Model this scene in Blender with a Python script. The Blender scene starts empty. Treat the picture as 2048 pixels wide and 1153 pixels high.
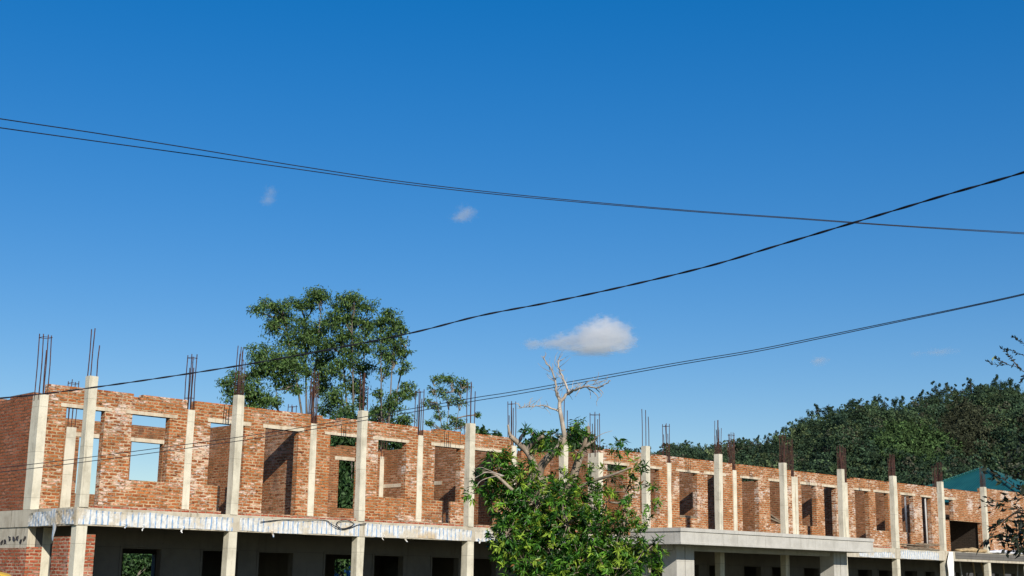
import bpy, math, random
import numpy as np
from mathutils import Vector, Matrix

rng = np.random.default_rng(7)
random.seed(7)
C = bpy.context.scene.collection
Z0 = 3.3                      # height of the first floor slab above the ground
rad = math.radians

# ------------------------------------------------------------------ camera
CAM = np.array([-11.778, -31.758, 1.70])
PITCH, ROLL, YAW, FPX = 0.213995, 0.014926, 0.776797, 2678.3
_F = np.array([math.sin(YAW) * math.cos(PITCH), math.cos(YAW) * math.cos(PITCH), math.sin(PITCH)])
_R0 = np.array([math.cos(YAW), -math.sin(YAW), 0.0])
_U0 = np.cross(_R0, _F)
_R = _R0 * math.cos(ROLL) + _U0 * math.sin(ROLL)
_U = -_R0 * math.sin(ROLL) + _U0 * math.cos(ROLL)


def sight(u, v):
    """direction (unit) seen from the photographer's place for a spot of the 2048 x 1153 photo"""
    d = _F * FPX + _R * (u - 1024) + _U * (576.5 - v)
    return d / np.linalg.norm(d)


def at(u, v, dist):
    return CAM + sight(u, v) * dist


def at_y(u, v, y):
    d = sight(u, v)
    return CAM + d * ((y - CAM[1]) / d[1])


cam_data = bpy.data.cameras.new('camera')
cam = bpy.data.objects.new('camera', cam_data)
C.objects.link(cam)
M = Matrix(((_R[0], _U[0], -_F[0], CAM[0]), (_R[1], _U[1], -_F[1], CAM[1]), (_R[2], _U[2], -_F[2], CAM[2]), (0, 0, 0, 1)))
cam.matrix_world = M
cam_data.sensor_width = 36
cam_data.lens = FPX * 36 / 2048
cam_data.clip_end = 20000
cam_data.clip_start = 0.1
bpy.context.scene.camera = cam


# ------------------------------------------------------------------ materials
class NT:
    def __init__(s, name):
        s.m = bpy.data.materials.new(name)
        s.m.use_nodes = True
        s.t = s.m.node_tree
        s.p = s.t.nodes['Principled BSDF']
        s.out = s.t.nodes['Material Output']

    def n(s, typ, **kw):
        nd = s.t.nodes.new(typ)
        for k, v in kw.items():
            if k in nd.inputs.keys():
                s.put(nd.inputs[k], v)
            else:
                setattr(nd, k, v)
        return nd

    def put(s, sock, v):
        if isinstance(v, bpy.types.NodeSocket):
            s.t.links.new(v, sock)
        else:
            if sock.type == 'RGBA' and len(v) == 3:
                v = (*v, 1)
            sock.default_value = v

    def noise(s, vec, scale, detail=4, rough=.6):
        nd = s.n('ShaderNodeTexNoise')
        s.put(nd.inputs['Scale'], scale); s.put(nd.inputs['Detail'], detail); s.put(nd.inputs['Roughness'], rough)
        if vec is not None:
            s.put(nd.inputs['Vector'], vec)
        return nd.outputs['Fac']

    def ramp(s, fac, a, b, c0=0.0, c1=1.0):
        nd = s.n('ShaderNodeMapRange', interpolation_type='SMOOTHSTEP')
        s.put(nd.inputs['Value'], fac)
        for i, v in zip(('From Min', 'From Max', 'To Min', 'To Max'), (a, b, c0, c1)):
            s.put(nd.inputs[i], v)
        return nd.outputs['Result']

    def mix(s, fac, a, b, mode='MIX'):
        nd = s.n('ShaderNodeMix', data_type='RGBA', blend_type=mode)
        s.put(nd.inputs[0], fac); s.put(nd.inputs[6], a); s.put(nd.inputs[7], b)
        return nd.outputs[2]

    def math(s, op, a, b=0.0, c=0.0):
        nd = s.n('ShaderNodeMath', operation=op)
        s.put(nd.inputs[0], a); s.put(nd.inputs[1], b); s.put(nd.inputs[2], c)
        return nd.outputs[0]

    def coord(s, which='Object'):
        return s.n('ShaderNodeTexCoord').outputs[which]

    def pos(s):
        return s.n('ShaderNodeNewGeometry').outputs['Position']

    def mapping(s, vec, scale=(1, 1, 1), loc=(0, 0, 0), rot=(0, 0, 0)):
        nd = s.n('ShaderNodeMapping')
        s.put(nd.inputs['Vector'], vec)
        nd.inputs['Scale'].default_value = scale
        nd.inputs['Location'].default_value = loc
        nd.inputs['Rotation'].default_value = rot
        return nd.outputs[0]

    def bump(s, h, strength=.5, dist=.02):
        nd = s.n('ShaderNodeBump')
        s.put(nd.inputs['Height'], h); s.put(nd.inputs['Strength'], strength); s.put(nd.inputs['Distance'], dist)
        s.put(s.p.inputs['Normal'], nd.outputs[0])

    def set(s, col=None, rough=.85, spec=.25):
        if col is not None:
            s.put(s.p.inputs['Base Color'], col)
        s.put(s.p.inputs['Roughness'], rough)
        s.put(s.p.inputs['Specular IOR Level'], spec)
        return s.m


def brick_mat(name, dark, light, mortar, white=.5, mort_w=.016, grime=.5, seed=0.0, wscale=5.0):
    t = NT(name)
    uv = t.n('ShaderNodeUVMap').outputs[0]
    pos = t.pos()
    wob = t.n('ShaderNodeTexNoise')
    t.put(wob.inputs['Vector'], pos); t.put(wob.inputs['Scale'], 7.0); t.put(wob.inputs['Detail'], 3.0)
    sub = t.n('ShaderNodeVectorMath', operation='SUBTRACT')
    t.put(sub.inputs[0], wob.outputs['Color']); sub.inputs[1].default_value = (.5, .5, .5)
    sc = t.n('ShaderNodeVectorMath', operation='MULTIPLY')
    t.put(sc.inputs[0], sub.outputs[0]); sc.inputs[1].default_value = (.09, .06, 0)
    add = t.n('ShaderNodeVectorMath', operation='ADD')
    t.put(add.inputs[0], uv); t.put(add.inputs[1], sc.outputs[0])
    v = t.mapping(add.outputs[0], loc=(seed, seed * .7, 0))
    br = t.n('ShaderNodeTexBrick', offset=.5)
    t.put(br.inputs['Vector'], v)
    for k, x in (('Color1', (0, 0, 0)), ('Color2', (1, 1, 1)), ('Mortar', (.5, .5, .5))):
        t.put(br.inputs[k], x)
    for k, x in (('Scale', 1.0), ('Mortar Size', mort_w), ('Mortar Smooth', .3), ('Bias', 0.0), ('Brick Width', .25), ('Row Height', .09)):
        t.put(br.inputs[k], x)
    sep = t.n('ShaderNodeSeparateColor'); t.put(sep.inputs[0], br.outputs['Color'])
    per = sep.outputs[0]
    n1 = t.noise(pos, 2.1, 5); n2 = t.noise(pos, 17.0, 4, .7); n3 = t.noise(pos, .55, 3)
    n4 = t.noise(t.mapping(pos, scale=(1, 1, 2.4)), wscale, 6, .78)
    per2 = t.math('ADD', t.math('MULTIPLY', per, .6), t.math('MULTIPLY', t.ramp(n2, .35, .65), .4))
    col = t.mix(per2, dark, light)
    col = t.mix(t.ramp(n1, .35, .7, 0, .28), col, (light[0] * 1.0, light[1] * 1.6, light[2] * 1.7))
    # pale lime bloom, in blotches
    n8 = t.noise(t.mapping(pos, loc=(31, 7, 3)), .8, 4, .6)
    wv = t.math('ADD', t.math('MULTIPLY', t.math('SUBTRACT', n4, .5), 1.5), t.math('MULTIPLY', t.math('SUBTRACT', per, .5), .42))
    wv = t.math('ADD', wv, t.math('MULTIPLY', t.math('SUBTRACT', n8, .5), 1.5))
    w = t.ramp(wv, .06, .34)
    w = t.math('MULTIPLY', w, white)
    col = t.mix(br.outputs['Fac'], col, t.mix(t.ramp(n1, .35, .65), mortar, (mortar[0] * .5, mortar[1] * .45, mortar[2] * .4)))
    col = t.mix(w, col, t.mix(t.ramp(n1, .42, .6), (.72, .58, .44), (.74, .67, .60)))
    n6 = t.noise(t.mapping(pos, scale=(1, 1, 3.2)), 6.0, 5, .7)
    col = t.mix(t.ramp(n6, .56, .65, 0, .85), col, (dark[0] * .35, dark[1] * .4, dark[2] * .5))
    # dark damp patches
    n5 = t.noise(t.mapping(pos, scale=(1.0, 1.0, .5)), 1.3, 5, .65)
    g = t.math('MULTIPLY', t.ramp(n5, .54, .72), grime)
    col = t.mix(g, col, (.09, .055, .04))
    h = t.math('ADD', t.math('MULTIPLY', br.outputs['Fac'], -1.0), t.math('MULTIPLY', n2, .9))
    t.bump(h, .9, .02)
    return t.set(col, .92, .15)


def concrete_mat(name, base, dark, streak=.5, scale=1.0, rough=.88):
    t = NT(name)
    pos = t.pos()
    n1 = t.noise(pos, 1.7 * scale, 6, .65); n2 = t.noise(pos, 24 * scale, 4, .7)
    n3 = t.noise(t.mapping(pos, scale=(6, 6, .5)), 1.2 * scale, 5, .6)
    col = t.mix(t.ramp(n1, .4, .72, 0, .6), base, dark)
    col = t.mix(t.ramp(n3, .5, .75, 0, streak), col, dark)
    col = t.mix(t.ramp(n2, .62, .75, 0, .55), col, (dark[0] * .6, dark[1] * .6, dark[2] * .55))
    n5 = t.noise(t.mapping(pos, scale=(3.0, 3.0, .22)), 2.6 * scale, 6, .7)
    col = t.mix(t.ramp(n5, .56, .70, 0, streak), col, (dark[0] * .55, dark[1] * .53, dark[2] * .48))
    n6 = t.noise(pos, 5.5 * scale, 5, .75)
    col = t.mix(t.ramp(n6, .60, .66, 0, .5), col, (base[0] * 1.12, base[1] * 1.1, base[2] * 1.05))
    # shutter board joints: thin level lines
    sx = t.n('ShaderNodeSeparateXYZ'); t.put(sx.inputs[0], pos)
    fr = t.math('FRACT', t.math('MULTIPLY', sx.outputs[2], .83))
    ln = t.math('MULTIPLY', t.ramp(fr, .985, .995), .5)
    col = t.mix(ln, col, (dark[0] * .5, dark[1] * .5, dark[2] * .5))
    t.bump(t.math('ADD', t.math('MULTIPLY', n2, .5), t.math('MULTIPLY', n1, .8)), .5, .02)
    return t.set(col, rough, .2)


def plain_mat(name, a, b, scale=6.0, rough=.8, spec=.25, stretch=(1, 1, 1), bump=.3):
    t = NT(name)
    n = t.noise(t.mapping(t.coord('Object'), scale=stretch), scale, 5, .6)
    t.bump(n, bump, .01)
    return t.set(t.mix(t.ramp(n, .35, .7), a, b), rough, spec)


def leaf_mat(name, rough=.5, transl=.25, spec=.3):
    """leaf colour is stored leaf by leaf (species and age; shade too on the near tree), in the attribute «tint»"""
    t = NT(name)
    a = t.n('ShaderNodeAttribute', attribute_name='tint').outputs['Color']
    t.set(a, rough, spec)
    tr = t.n('ShaderNodeBsdfTranslucent')
    t.put(tr.inputs['Color'], t.mix(1.0, a, (1.1, 1.25, .6), 'MULTIPLY'))
    mx = t.n('ShaderNodeMixShader')
    t.put(mx.inputs[0], transl)
    t.put(mx.inputs[1], t.p.outputs[0]); t.put(mx.inputs[2], tr.outputs[0])
    t.put(t.out.inputs['Surface'], mx.outputs[0])
    return t.m


MAT = dict(
    brick_front=brick_mat('front_brick', (.175, .040, .015), (.56, .170, .048), (.50, .36, .21), white=.76, grime=.4, wscale=9.5, mort_w=.02),  # front wall brick, more orange and with more lime bloom
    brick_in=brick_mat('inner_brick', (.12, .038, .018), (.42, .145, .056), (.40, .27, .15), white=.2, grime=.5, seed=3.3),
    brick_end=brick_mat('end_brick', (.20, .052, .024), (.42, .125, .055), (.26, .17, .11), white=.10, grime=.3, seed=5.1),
    brick_fresh=brick_mat('fresh_brick', (.24, .045, .022), (.50, .11, .048), (.52, .37, .25), white=.25, grime=.25, seed=8.7, mort_w=.02),
    conc=concrete_mat('column_concrete', (.66, .615, .485), (.37, .335, .25)),
    conc2=concrete_mat('beam_concrete', (.54, .49, .385), (.30, .25, .18), streak=.8),
    conc_canopy=concrete_mat('canopy_concrete', (.50, .485, .44), (.34, .325, .285), streak=.35, scale=.7),
    shade_brick=brick_mat('shade_dark_brick', (.030, .022, .018), (.055, .038, .03), (.05, .04, .03), white=.0, seed=2.0),  # near black: the shade inside the added box is put into its colour
    plaster=concrete_mat('shade_grey_plaster', (.15, .14, .125), (.095, .09, .08), streak=.35, scale=.6),  # pale plaster darkened: the veranda's shade is put into this grey
    lint=concrete_mat('lintel_concrete', (.60, .53, .40), (.36, .25, .15), streak=.7, scale=1.6),
    rust=plain_mat('rusty_steel', (.045, .022, .021), (.10, .042, .026), 9, .8, .3),
    wire=plain_mat('wire_black', (.010, .010, .016), (.022, .022, .03), 4, .55, .4),
    bamboo=plain_mat('bamboo', (.42, .28, .13), (.60, .46, .26), 3, .6, .3, (9, 9, 1)),
    plank=plain_mat('old_timber', (.13, .095, .065), (.30, .24, .17), 5, .85, .2, (1, 10, 10)),
    pole=plain_mat('grey_pole', (.42, .40, .37), (.58, .55, .50), 4, .7),
    cloth=plain_mat('white_cloth', (.72, .70, .64), (.85, .83, .78), 5, .9, .1),
    sack=plain_mat('tan_sack', (.34, .24, .13), (.50, .37, .20), 8, .95, .1),
    polysack=plain_mat('white_sack', (.55, .56, .60), (.80, .80, .82), 5, .6, .3),
    yellow=plain_mat('yellow_sheet', (.80, .46, .02), (.90, .56, .05), 3, .5, .3),
    bird=plain_mat('bird_black', (.012, .012, .015), (.03, .03, .035), 30, .6),
    bark=plain_mat('pale_bark', (.20, .155, .115), (.42, .35, .27), 7, .9, .1, (1, 1, .35), .8),
    dead=plain_mat('dead_wood', (.30, .25, .20), (.52, .46, .39), 9, .9, .1, (1, 1, .4), .6),
    dark_bark=plain_mat('dark_bark', (.035, .026, .022), (.09, .07, .055), 6, .9, .1, (1, 1, .3), .8),
    gum_bark=plain_mat('gum_bark', (.10, .085, .07), (.26, .23, .19), 3, .85, .1, (1, 1, .3)),
    leaf=leaf_mat('glossy_leaf', .42, .28, .35),
    gum_leaf=leaf_mat('gum_leaf', .55, .22, .25),
    hill_leaf=leaf_mat('hill_leaf', .8, .10, .1),
    shade_leaf=leaf_mat('shade_dark_leaf', .5, .06, .25),
)


def stripe_sheet():
    t = NT('striped_plastic')
    uv = t.n('ShaderNodeUVMap').outputs[0]
    pos = t.pos()
    sx = t.n('ShaderNodeSeparateXYZ'); t.put(sx.inputs[0], uv)
    wob = t.noise(pos, 2.2, 3)
    x = t.math('ADD', t.math('MULTIPLY', sx.outputs[0], 6.0), t.math('MULTIPLY', wob, .22))
    fr = t.math('FRACT', x)
    n = t.noise(pos, 5.0, 5, .65); n2 = t.noise(t.mapping(pos, scale=(1, 1, .35)), 13, 4)
    d = t.math('ABSOLUTE', t.math('SUBTRACT', fr, .5))
    st = t.math('MULTIPLY', t.ramp(d, .16, .09), t.ramp(n, .34, .56, .3, .95))
    col = t.mix(t.ramp(n2, .4, .7), (.72, .71, .67), (.50, .49, .45))
    col = t.mix(st, col, (.19, .33, .52))
    n3 = t.noise(pos, .9, 4)
    col = t.mix(t.ramp(n3, .56, .66, 0, .8), col, (.52, .38, .20))
    n4 = t.noise(pos, 1.6, 4)
    col = t.mix(t.ramp(n4, .53, .63, 0, .9), col, (.56, .50, .39))
    t.bump(t.math('ADD', n, n2), .6, .03)
    return t.set(col, .5, .35)


MAT['sheet'] = stripe_sheet()


def metal_sheet(name, a, b, freq, rough=.45):
    t = NT(name)
    uv = t.n('ShaderNodeUVMap').outputs[0]
    sx = t.n('ShaderNodeSeparateXYZ'); t.put(sx.inputs[0], uv)
    w = t.math('SINE', t.math('MULTIPLY', sx.outputs[0], freq))
    n = t.noise(t.pos(), .8, 5)
    t.bump(w, .6, .03)
    return t.set(t.mix(t.ramp(n, .35, .7), a, b), rough, .4)


MAT['teal'] = metal_sheet('teal_roof_sheet', (.010, .082, .078), (.018, .112, .10), 22)
MAT['bluesheet'] = metal_sheet('blue_sheet', (.10, .36, .70), (.16, .46, .80), 46)


def ground_mat():
    t = NT('dry_earth')
    p = t.pos()
    n = t.noise(p, .35, 6); n2 = t.noise(p, 3.0, 5)
    c = t.mix(t.ramp(n, .4, .6), (.10, .085, .05), (.05, .07, .025))
    return t.set(t.mix(t.ramp(n2, .4, .7, 0, .5), c, (.14, .11, .075)), .95, .1)


MAT['earth'] = ground_mat()
MAT['hillsoil'] = plain_mat('hill_soil', (.030, .040, .018), (.055, .05, .028), .06, .95, .05)


# ------------------------------------------------------------------ mesh helpers
class MB:
    """collects faces in world coordinates, builds one mesh with metre UVs"""
    def __init__(s):
        s.v, s.f, s.uv = [], [], []

    def face(s, pts, uv=None):
        i = len(s.v)
        s.v += [tuple(map(float, p)) for p in pts]
        s.f.append(tuple(range(i, i + len(pts))))
        s.uv.append(uv)
        return s

    def box(s, x0, x1, y0, y1, z0, z1):
        p = lambda a, b, c: (a, b, c)
        s.face([p(x0, y0, z0), p(x1, y0, z0), p(x1, y0, z1), p(x0, y0, z1)])
        s.face([p(x1, y1, z0), p(x0, y1, z0), p(x0, y1, z1), p(x1, y1, z1)])
        s.face([p(x0, y1, z0), p(x0, y0, z0), p(x0, y0, z1), p(x0, y1, z1)])
        s.face([p(x1, y0, z0), p(x1, y1, z0), p(x1, y1, z1), p(x1, y0, z1)])
        s.face([p(x0, y0, z1), p(x1, y0, z1), p(x1, y1, z1), p(x0, y1, z1)])
        s.face([p(x0, y1, z0), p(x1, y1, z0), p(x1, y0, z0), p(x0, y0, z0)])
        return s

    def hexa(s, b, t):
        """b, t: 4 bottom and 4 top corners, anticlockwise from above"""
        s.face([b[3], b[2], b[1], b[0]]); s.face(t)
        for i in range(4):
            j = (i + 1) % 4
            s.face([b[i], b[j], t[j], t[i]])
        return s

    def tube(s, pts, rads, n=6, cap=True):
        pts = [np.array(p, float) for p in pts]
        if np.isscalar(rads):
            rads = [rads] * len(pts)
        rings = []
        a = None
        for i, p in enumerate(pts):
            d = pts[min(i + 1, len(pts) - 1)] - pts[max(i - 1, 0)]
            d = d / (np.linalg.norm(d) + 1e-9)
            if a is None:
                a = np.cross(d, (0, 0, 1.0) if abs(d[2]) < .9 else (1.0, 0, 0))
            a = a - d * (a @ d); a = a / (np.linalg.norm(a) + 1e-9)
            b = np.cross(d, a)
            ring = []
            for k in range(n):
                th = 2 * math.pi * k / n
                ring.append(len(s.v))
                s.v.append(tuple(p + rads[i] * (a * math.cos(th) + b * math.sin(th))))
            rings.append(ring)
        for r0, r1 in zip(rings, rings[1:]):
            for k in range(n):
                k2 = (k + 1) % n
                s.f.append((r0[k2], r0[k], r1[k], r1[k2])[::-1]); s.uv.append(None)
        if cap:
            s.f.append(tuple(rings[0][::-1])); s.uv.append(None)
            s.f.append(tuple(rings[-1])); s.uv.append(None)
        return s

    def build(s, name, mat, parent=None, smooth=False, bevel=0, rough=0):
        base = np.array(world_loc(parent)) if parent else np.zeros(3)
        me = bpy.data.meshes.new(name)
        V = np.array(s.v, float)
        me.from_pydata((V - base).tolist(), [], s.f)
        uvl = me.uv_layers.new(name='UVMap')
        co = np.zeros(len(me.loops) * 2)
        k = 0
        for fi, f in enumerate(s.f):
            uv = s.uv[fi]
            if uv is None:
                P = V[list(f[:3])]
                nrm = np.abs(np.cross(P[1] - P[0], P[2] - P[0]))
                ax = int(np.argmax(nrm))
                ij = ((1, 2), (0, 2), (0, 1))[ax]
                uv = [(V[i][ij[0]], V[i][ij[1]]) for i in f]
            for u in uv:
                co[k] = u[0]; co[k + 1] = u[1]; k += 2
        uvl.data.foreach_set('uv', co)
        me.materials.append(MAT[mat] if isinstance(mat, str) else mat)
        if smooth:
            me.polygons.foreach_set('use_smooth', np.ones(len(me.polygons), bool))
        me.update()
        o = bpy.data.objects.new(name, me)
        C.objects.link(o)
        if parent:
            o.parent = parent
        if bevel:
            b = o.modifiers.new('bevel', 'BEVEL'); b.width = bevel; b.segments = 2; b.limit_method = 'ANGLE'
        return o


def world_loc(o):
    p = Vector((0, 0, 0))
    while o:
        p = p + o.location
        o = o.parent
    return p


def empty(name, loc, label, cat, group=None, kind=None):
    o = bpy.data.objects.new(name, None)
    o.location = tuple(map(float, loc))
    o.empty_display_size = .2
    C.objects.link(o)
    return tag(o, label, cat, group, kind)


def tag(o, label=None, cat=None, group=None, kind=None):
    if label: o['label'] = label
    if cat: o['category'] = cat
    if group: o['group'] = group
    if kind: o['kind'] = kind
    return o


def copy_tree(o, loc, rot=0.0, scale=1.0):
    c = o.copy(); C.objects.link(c)
    c.location = tuple(map(float, loc)); c.rotation_euler = (0, 0, rot); c.scale = (scale,) * 3
    for ch in o.children:
        k = ch.copy(); C.objects.link(k); k.parent = c
    return c


def np_mesh(name, V, F, tint, mat, parent=None):
    """V (n,3) world, F (m,k) faces, tint (m,3) per face"""
    base = np.array(world_loc(parent)) if parent else np.zeros(3)
    me = bpy.data.meshes.new(name)
    V = (np.asarray(V) - base).astype(np.float32)
    m, k = F.shape
    me.vertices.add(len(V)); me.vertices.foreach_set('co', V.ravel())
    me.loops.add(m * k); me.loops.foreach_set('vertex_index', F.ravel().astype(np.int32))
    me.polygons.add(m)
    me.polygons.foreach_set('loop_start', np.arange(0, m * k, k, dtype=np.int32))
    me.polygons.foreach_set('loop_total', np.full(m, k, dtype=np.int32))
    at_ = me.attributes.new('tint', 'FLOAT_COLOR', 'FACE')
    at_.data.foreach_set('color', np.c_[tint, np.ones(m)].astype(np.float32).ravel())
    me.update(calc_edges=True)
    me.materials.append(MAT[mat])
    o = bpy.data.objects.new(name, me); C.objects.link(o)
    if parent: o.parent = parent
    return o


def norm(a):
    return a / (np.linalg.norm(a, axis=-1, keepdims=True) + 1e-9)


def leaves(P, D, L, W, col, fold=.25, nrm=None):
    """folded lance shaped leaves: P base (n,3), D direction, L length, W width, col (n,3) -> V, F, tint"""
    n = len(P)
    D = norm(D)
    r = norm(rng.normal(size=(n, 3))) if nrm is None else nrm
    S = norm(np.cross(D, r)); N = np.cross(S, D)
    L = np.broadcast_to(L, n)[:, None]; W = np.broadcast_to(W, n)[:, None]
    b = P; tip = P + D * L - N * L * .10
    mid = P + D * L * .45
    l = mid + S * W * .5 + N * W * fold; rr = mid - S * W * .5 + N * W * fold
    V = np.stack([b, l, tip, rr], 1).reshape(-1, 3)
    i = np.arange(n)[:, None] * 4
    F = np.concatenate([i + [[0, 3, 2]], i + [[0, 2, 1]]], 0)
    t = np.concatenate([col, col * (1 + rng.uniform(-.12, .12, (n, 1)))], 0)
    return V, F, t


def merge(parts):
    Vs, Fs, Ts, k = [], [], [], 0
    for V, F, T in parts:
        Vs.append(V); Fs.append(F + k); Ts.append(T); k += len(V)
    return np.concatenate(Vs), np.concatenate(Fs), np.concatenate(Ts)


def spline(pts, per=6):
    """Catmull-Rom through points"""
    P = [np.array(p, float) for p in pts]
    P = [2 * P[0] - P[1]] + P + [2 * P[-1] - P[-2]]
    out = []
    for i in range(1, len(P) - 2):
        p0, p1, p2, p3 = P[i - 1:i + 3]
        for k in range(per):
            t = k / per
            out.append(.5 * ((2 * p1) + (-p0 + p2) * t + (2 * p0 - 5 * p1 + 4 * p2 - p3) * t * t + (-p0 + 3 * p1 - 3 * p2 + p3) * t ** 3))
    out.append(P[-2])
    return out


# ------------------------------------------------------------------ sky and sun
SUN = np.array([-.5, -1.0, .555]); SUN = SUN / np.linalg.norm(SUN)
scene = bpy.context.scene
w = bpy.data.worlds.new('World'); scene.world = w; w.use_nodes = True
nt = w.node_tree
sky = nt.nodes.new('ShaderNodeTexSky'); sky.sky_type = 'NISHITA'; sky.sun_disc = False
sky.sun_elevation = math.asin(SUN[2]); sky.sun_rotation = math.atan2(SUN[0], SUN[1])
GAM, HUE, SAT, VAL = .66, .5125, 1.81, 1.84
sky.air_density = 1.0; sky.dust_density = .25; sky.ozone_density = 3.0; sky.altitude = 300
hs = nt.nodes.new('ShaderNodeHueSaturation'); hs.inputs['Saturation'].default_value = SAT; hs.inputs['Value'].default_value = VAL
gm = nt.nodes.new('ShaderNodeGamma'); gm.inputs['Gamma'].default_value = GAM
nt.links.new(sky.outputs[0], gm.inputs['Color'])
nt.links.new(gm.outputs[0], hs.inputs['Color'])
hs.inputs['Hue'].default_value = HUE
nt.links.new(hs.outputs[0], nt.nodes['Background'].inputs['Color'])
nt.nodes['Background'].inputs['Strength'].default_value = .10
sd = bpy.data.lights.new('sun', 'SUN'); sd.energy = 5.0; sd.angle = rad(.5); sd.color = (1.0, .93, .82)
so = bpy.data.objects.new('sun', sd); C.objects.link(so)
so.rotation_euler = Vector(tuple(SUN)).to_track_quat('Z', 'Y').to_euler()
so.location = tuple(SUN * 300)
vs = scene.view_settings
vs.view_transform = 'Standard'; vs.look = 'None'; vs.gamma = 1; vs.exposure = 0.08; vs.use_curve_mapping = False
scene.cycles.max_bounces = 14; scene.cycles.diffuse_bounces = 3; scene.cycles.transmission_bounces = 4; scene.cycles.volume_bounces = 12
scene.cycles.use_denoising = True

# ------------------------------------------------------------------ ground
g = MB(); g.face([(-3000, -3000, 0), (3000, -3000, 0), (3000, 3000, 0), (-3000, 3000, 0)])
tag(g.build('ground', 'earth'), kind='structure')


# ------------------------------------------------------------------ the unfinished building
S = 4.4
GX = {k: S * k for k in range(1, 15)}
Y_W, T_W = 2.4, .23           # plane of the room wall, brick thickness
Y_B = 9.7                     # rear wall


def wall(mb, axis, a0, a1, b0, b1, z0, z1, holes=(), ragged=True, step=.7, top=None):
    """brick wall along an axis with openings; only outer faces and reveals; ragged top course"""
    cuts = {round(a0, 4), round(a1, 4)}
    zc = {round(z0, 4), round(z1, 4)}
    for h in holes:
        cuts |= {round(min(max(h[0], a0), a1), 4), round(min(max(h[1], a0), a1), 4)}
        zc |= {round(min(max(h[2], z0), z1), 4), round(min(max(h[3], z0), z1), 4)}
    if ragged:
        zc |= {round(z1 - .083, 4)}
        a = a0 + step
        while a < a1 - .1:
            if all(abs(a - c) > .12 for c in cuts): cuts.add(round(a, 4))
            a += step
    A = sorted(cuts); Z = sorted(zc)
    solid = {}
    for i in range(len(A) - 1):
        for j in range(len(Z) - 1):
            ca, cz = (A[i] + A[i + 1]) / 2, (Z[j] + Z[j + 1]) / 2
            ok = not any(h[0] < ca < h[1] and h[2] < cz < h[3] for h in holes)
            if ragged and j == len(Z) - 2 and rng.random() < .12: ok = False
            if top is not None and cz > top(ca): ok = False
            solid[i, j] = ok
    P = (lambda a, b, z: (a, b, z)) if axis == 'x' else (lambda a, b, z: (b, a, z))
    flip = axis != 'x'

    def q(*pts):
        mb.face(list(pts)[::-1] if flip else list(pts))
    for (i, j), ok in solid.items():
        if not ok: continue
        p, r, s, t = A[i], A[i + 1], Z[j], Z[j + 1]
        q(P(p, b0, s), P(r, b0, s), P(r, b0, t), P(p, b0, t))
        q(P(r, b1, s), P(p, b1, s), P(p, b1, t), P(r, b1, t))
        if not solid.get((i - 1, j)): q(P(p, b1, s), P(p, b0, s), P(p, b0, t), P(p, b1, t))
        if not solid.get((i + 1, j)): q(P(r, b0, s), P(r, b1, s), P(r, b1, t), P(r, b0, t))
        if not solid.get((i, j + 1)): q(P(p, b0, t), P(r, b0, t), P(r, b1, t), P(p, b1, t))
        if not solid.get((i, j - 1)): q(P(p, b1, s), P(r, b1, s), P(r, b0, s), P(p, b0, s))
    return mb


B = empty('unfinished_building', (4.4, 0, 0), 'long two storey unfinished building of raw brick with bare concrete columns and rebar on top', 'building')

KIND = {1: ('door', 'window'), 2: ('slit', 'door'), 3: ('door', 'window'), 4: ('slit', 'door'), 6: ('door', 'window'), 7: ('slit', 'door'),
        8: ('door', 'window'), 9: ('slit', 'door'), 10: ('door', 'window'), 11: ('slit', 'door')}
SPAN = {(1, 0): (.58, 1.72), (1, 1): (2.55, 3.74), (2, 0): (.69, 1.88), (2, 1): (2.61, 3.84), (4, 1): (2.52, 3.62), (7, 1): (2.54, 3.6), (8, 0): (.55, 1.75),
        (9, 1): (2.5, 3.5), (10, 0): (.75, 2.0), (11, 1): (2.67, 3.6)}
LB, LT, SILL = Z0 + 2.77, Z0 + 2.89, Z0 + .94
TOP = Z0 + 3.34
upper = []
for k, kk in KIND.items():
    for i, kind in enumerate(kk):
        s0, s1 = SPAN.get((k, i), ((.66, 1.84), (2.6, 3.8))[i])
        upper.append((GX[k] + s0, GX[k] + s1, kind))
holes_l, holes_r = [], []
for x0, x1, kind in upper:
    H = holes_l if x0 < 22 else holes_r
    H.append((x0, x1, Z0 + .0 if kind == 'door' else SILL, LB))
    if kind == 'slit': H.append((x0 + .45, x0 + .77, Z0, SILL))
# slots left in the parapet where the wall columns' bars come through
W_X = {k: GX[k] for k in range(1, 13)}
for k in range(2, 13):
    H = holes_l if k < 6 else holes_r
    H.append((W_X[k] - .13, W_X[k] + .13, Z0 + 3.07, TOP + 1))
holes_r += [(53.38, 54.35, Z0 + 1.72, LB), (53.9, 57.4, Z0, Z0 + 1.72)]  # the wide low hole is added, it opens into the dark box
holes_l.append((22.05, 22.3, Z0 + 3.0, TOP + 1))
m = MB(); wall(m, 'x', 4.43, 22.15, Y_W, Y_W + T_W, Z0 + .004, TOP, holes_l); m.build('front_brick_wall', 'brick_front', B)
m = MB(); wall(m, 'x', 26.45, 57.6, Y_W, Y_W + T_W, Z0 + .004, TOP, holes_r); m.build('front_brick_wall', 'brick_front', B)
m = MB(); wall(m, 'x', 57.6, 68.0, Y_W - .05, Y_W + T_W, Z0 + .004, Z0 + 3.58); m.build('front_brick_wall', 'brick_front', B)

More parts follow.
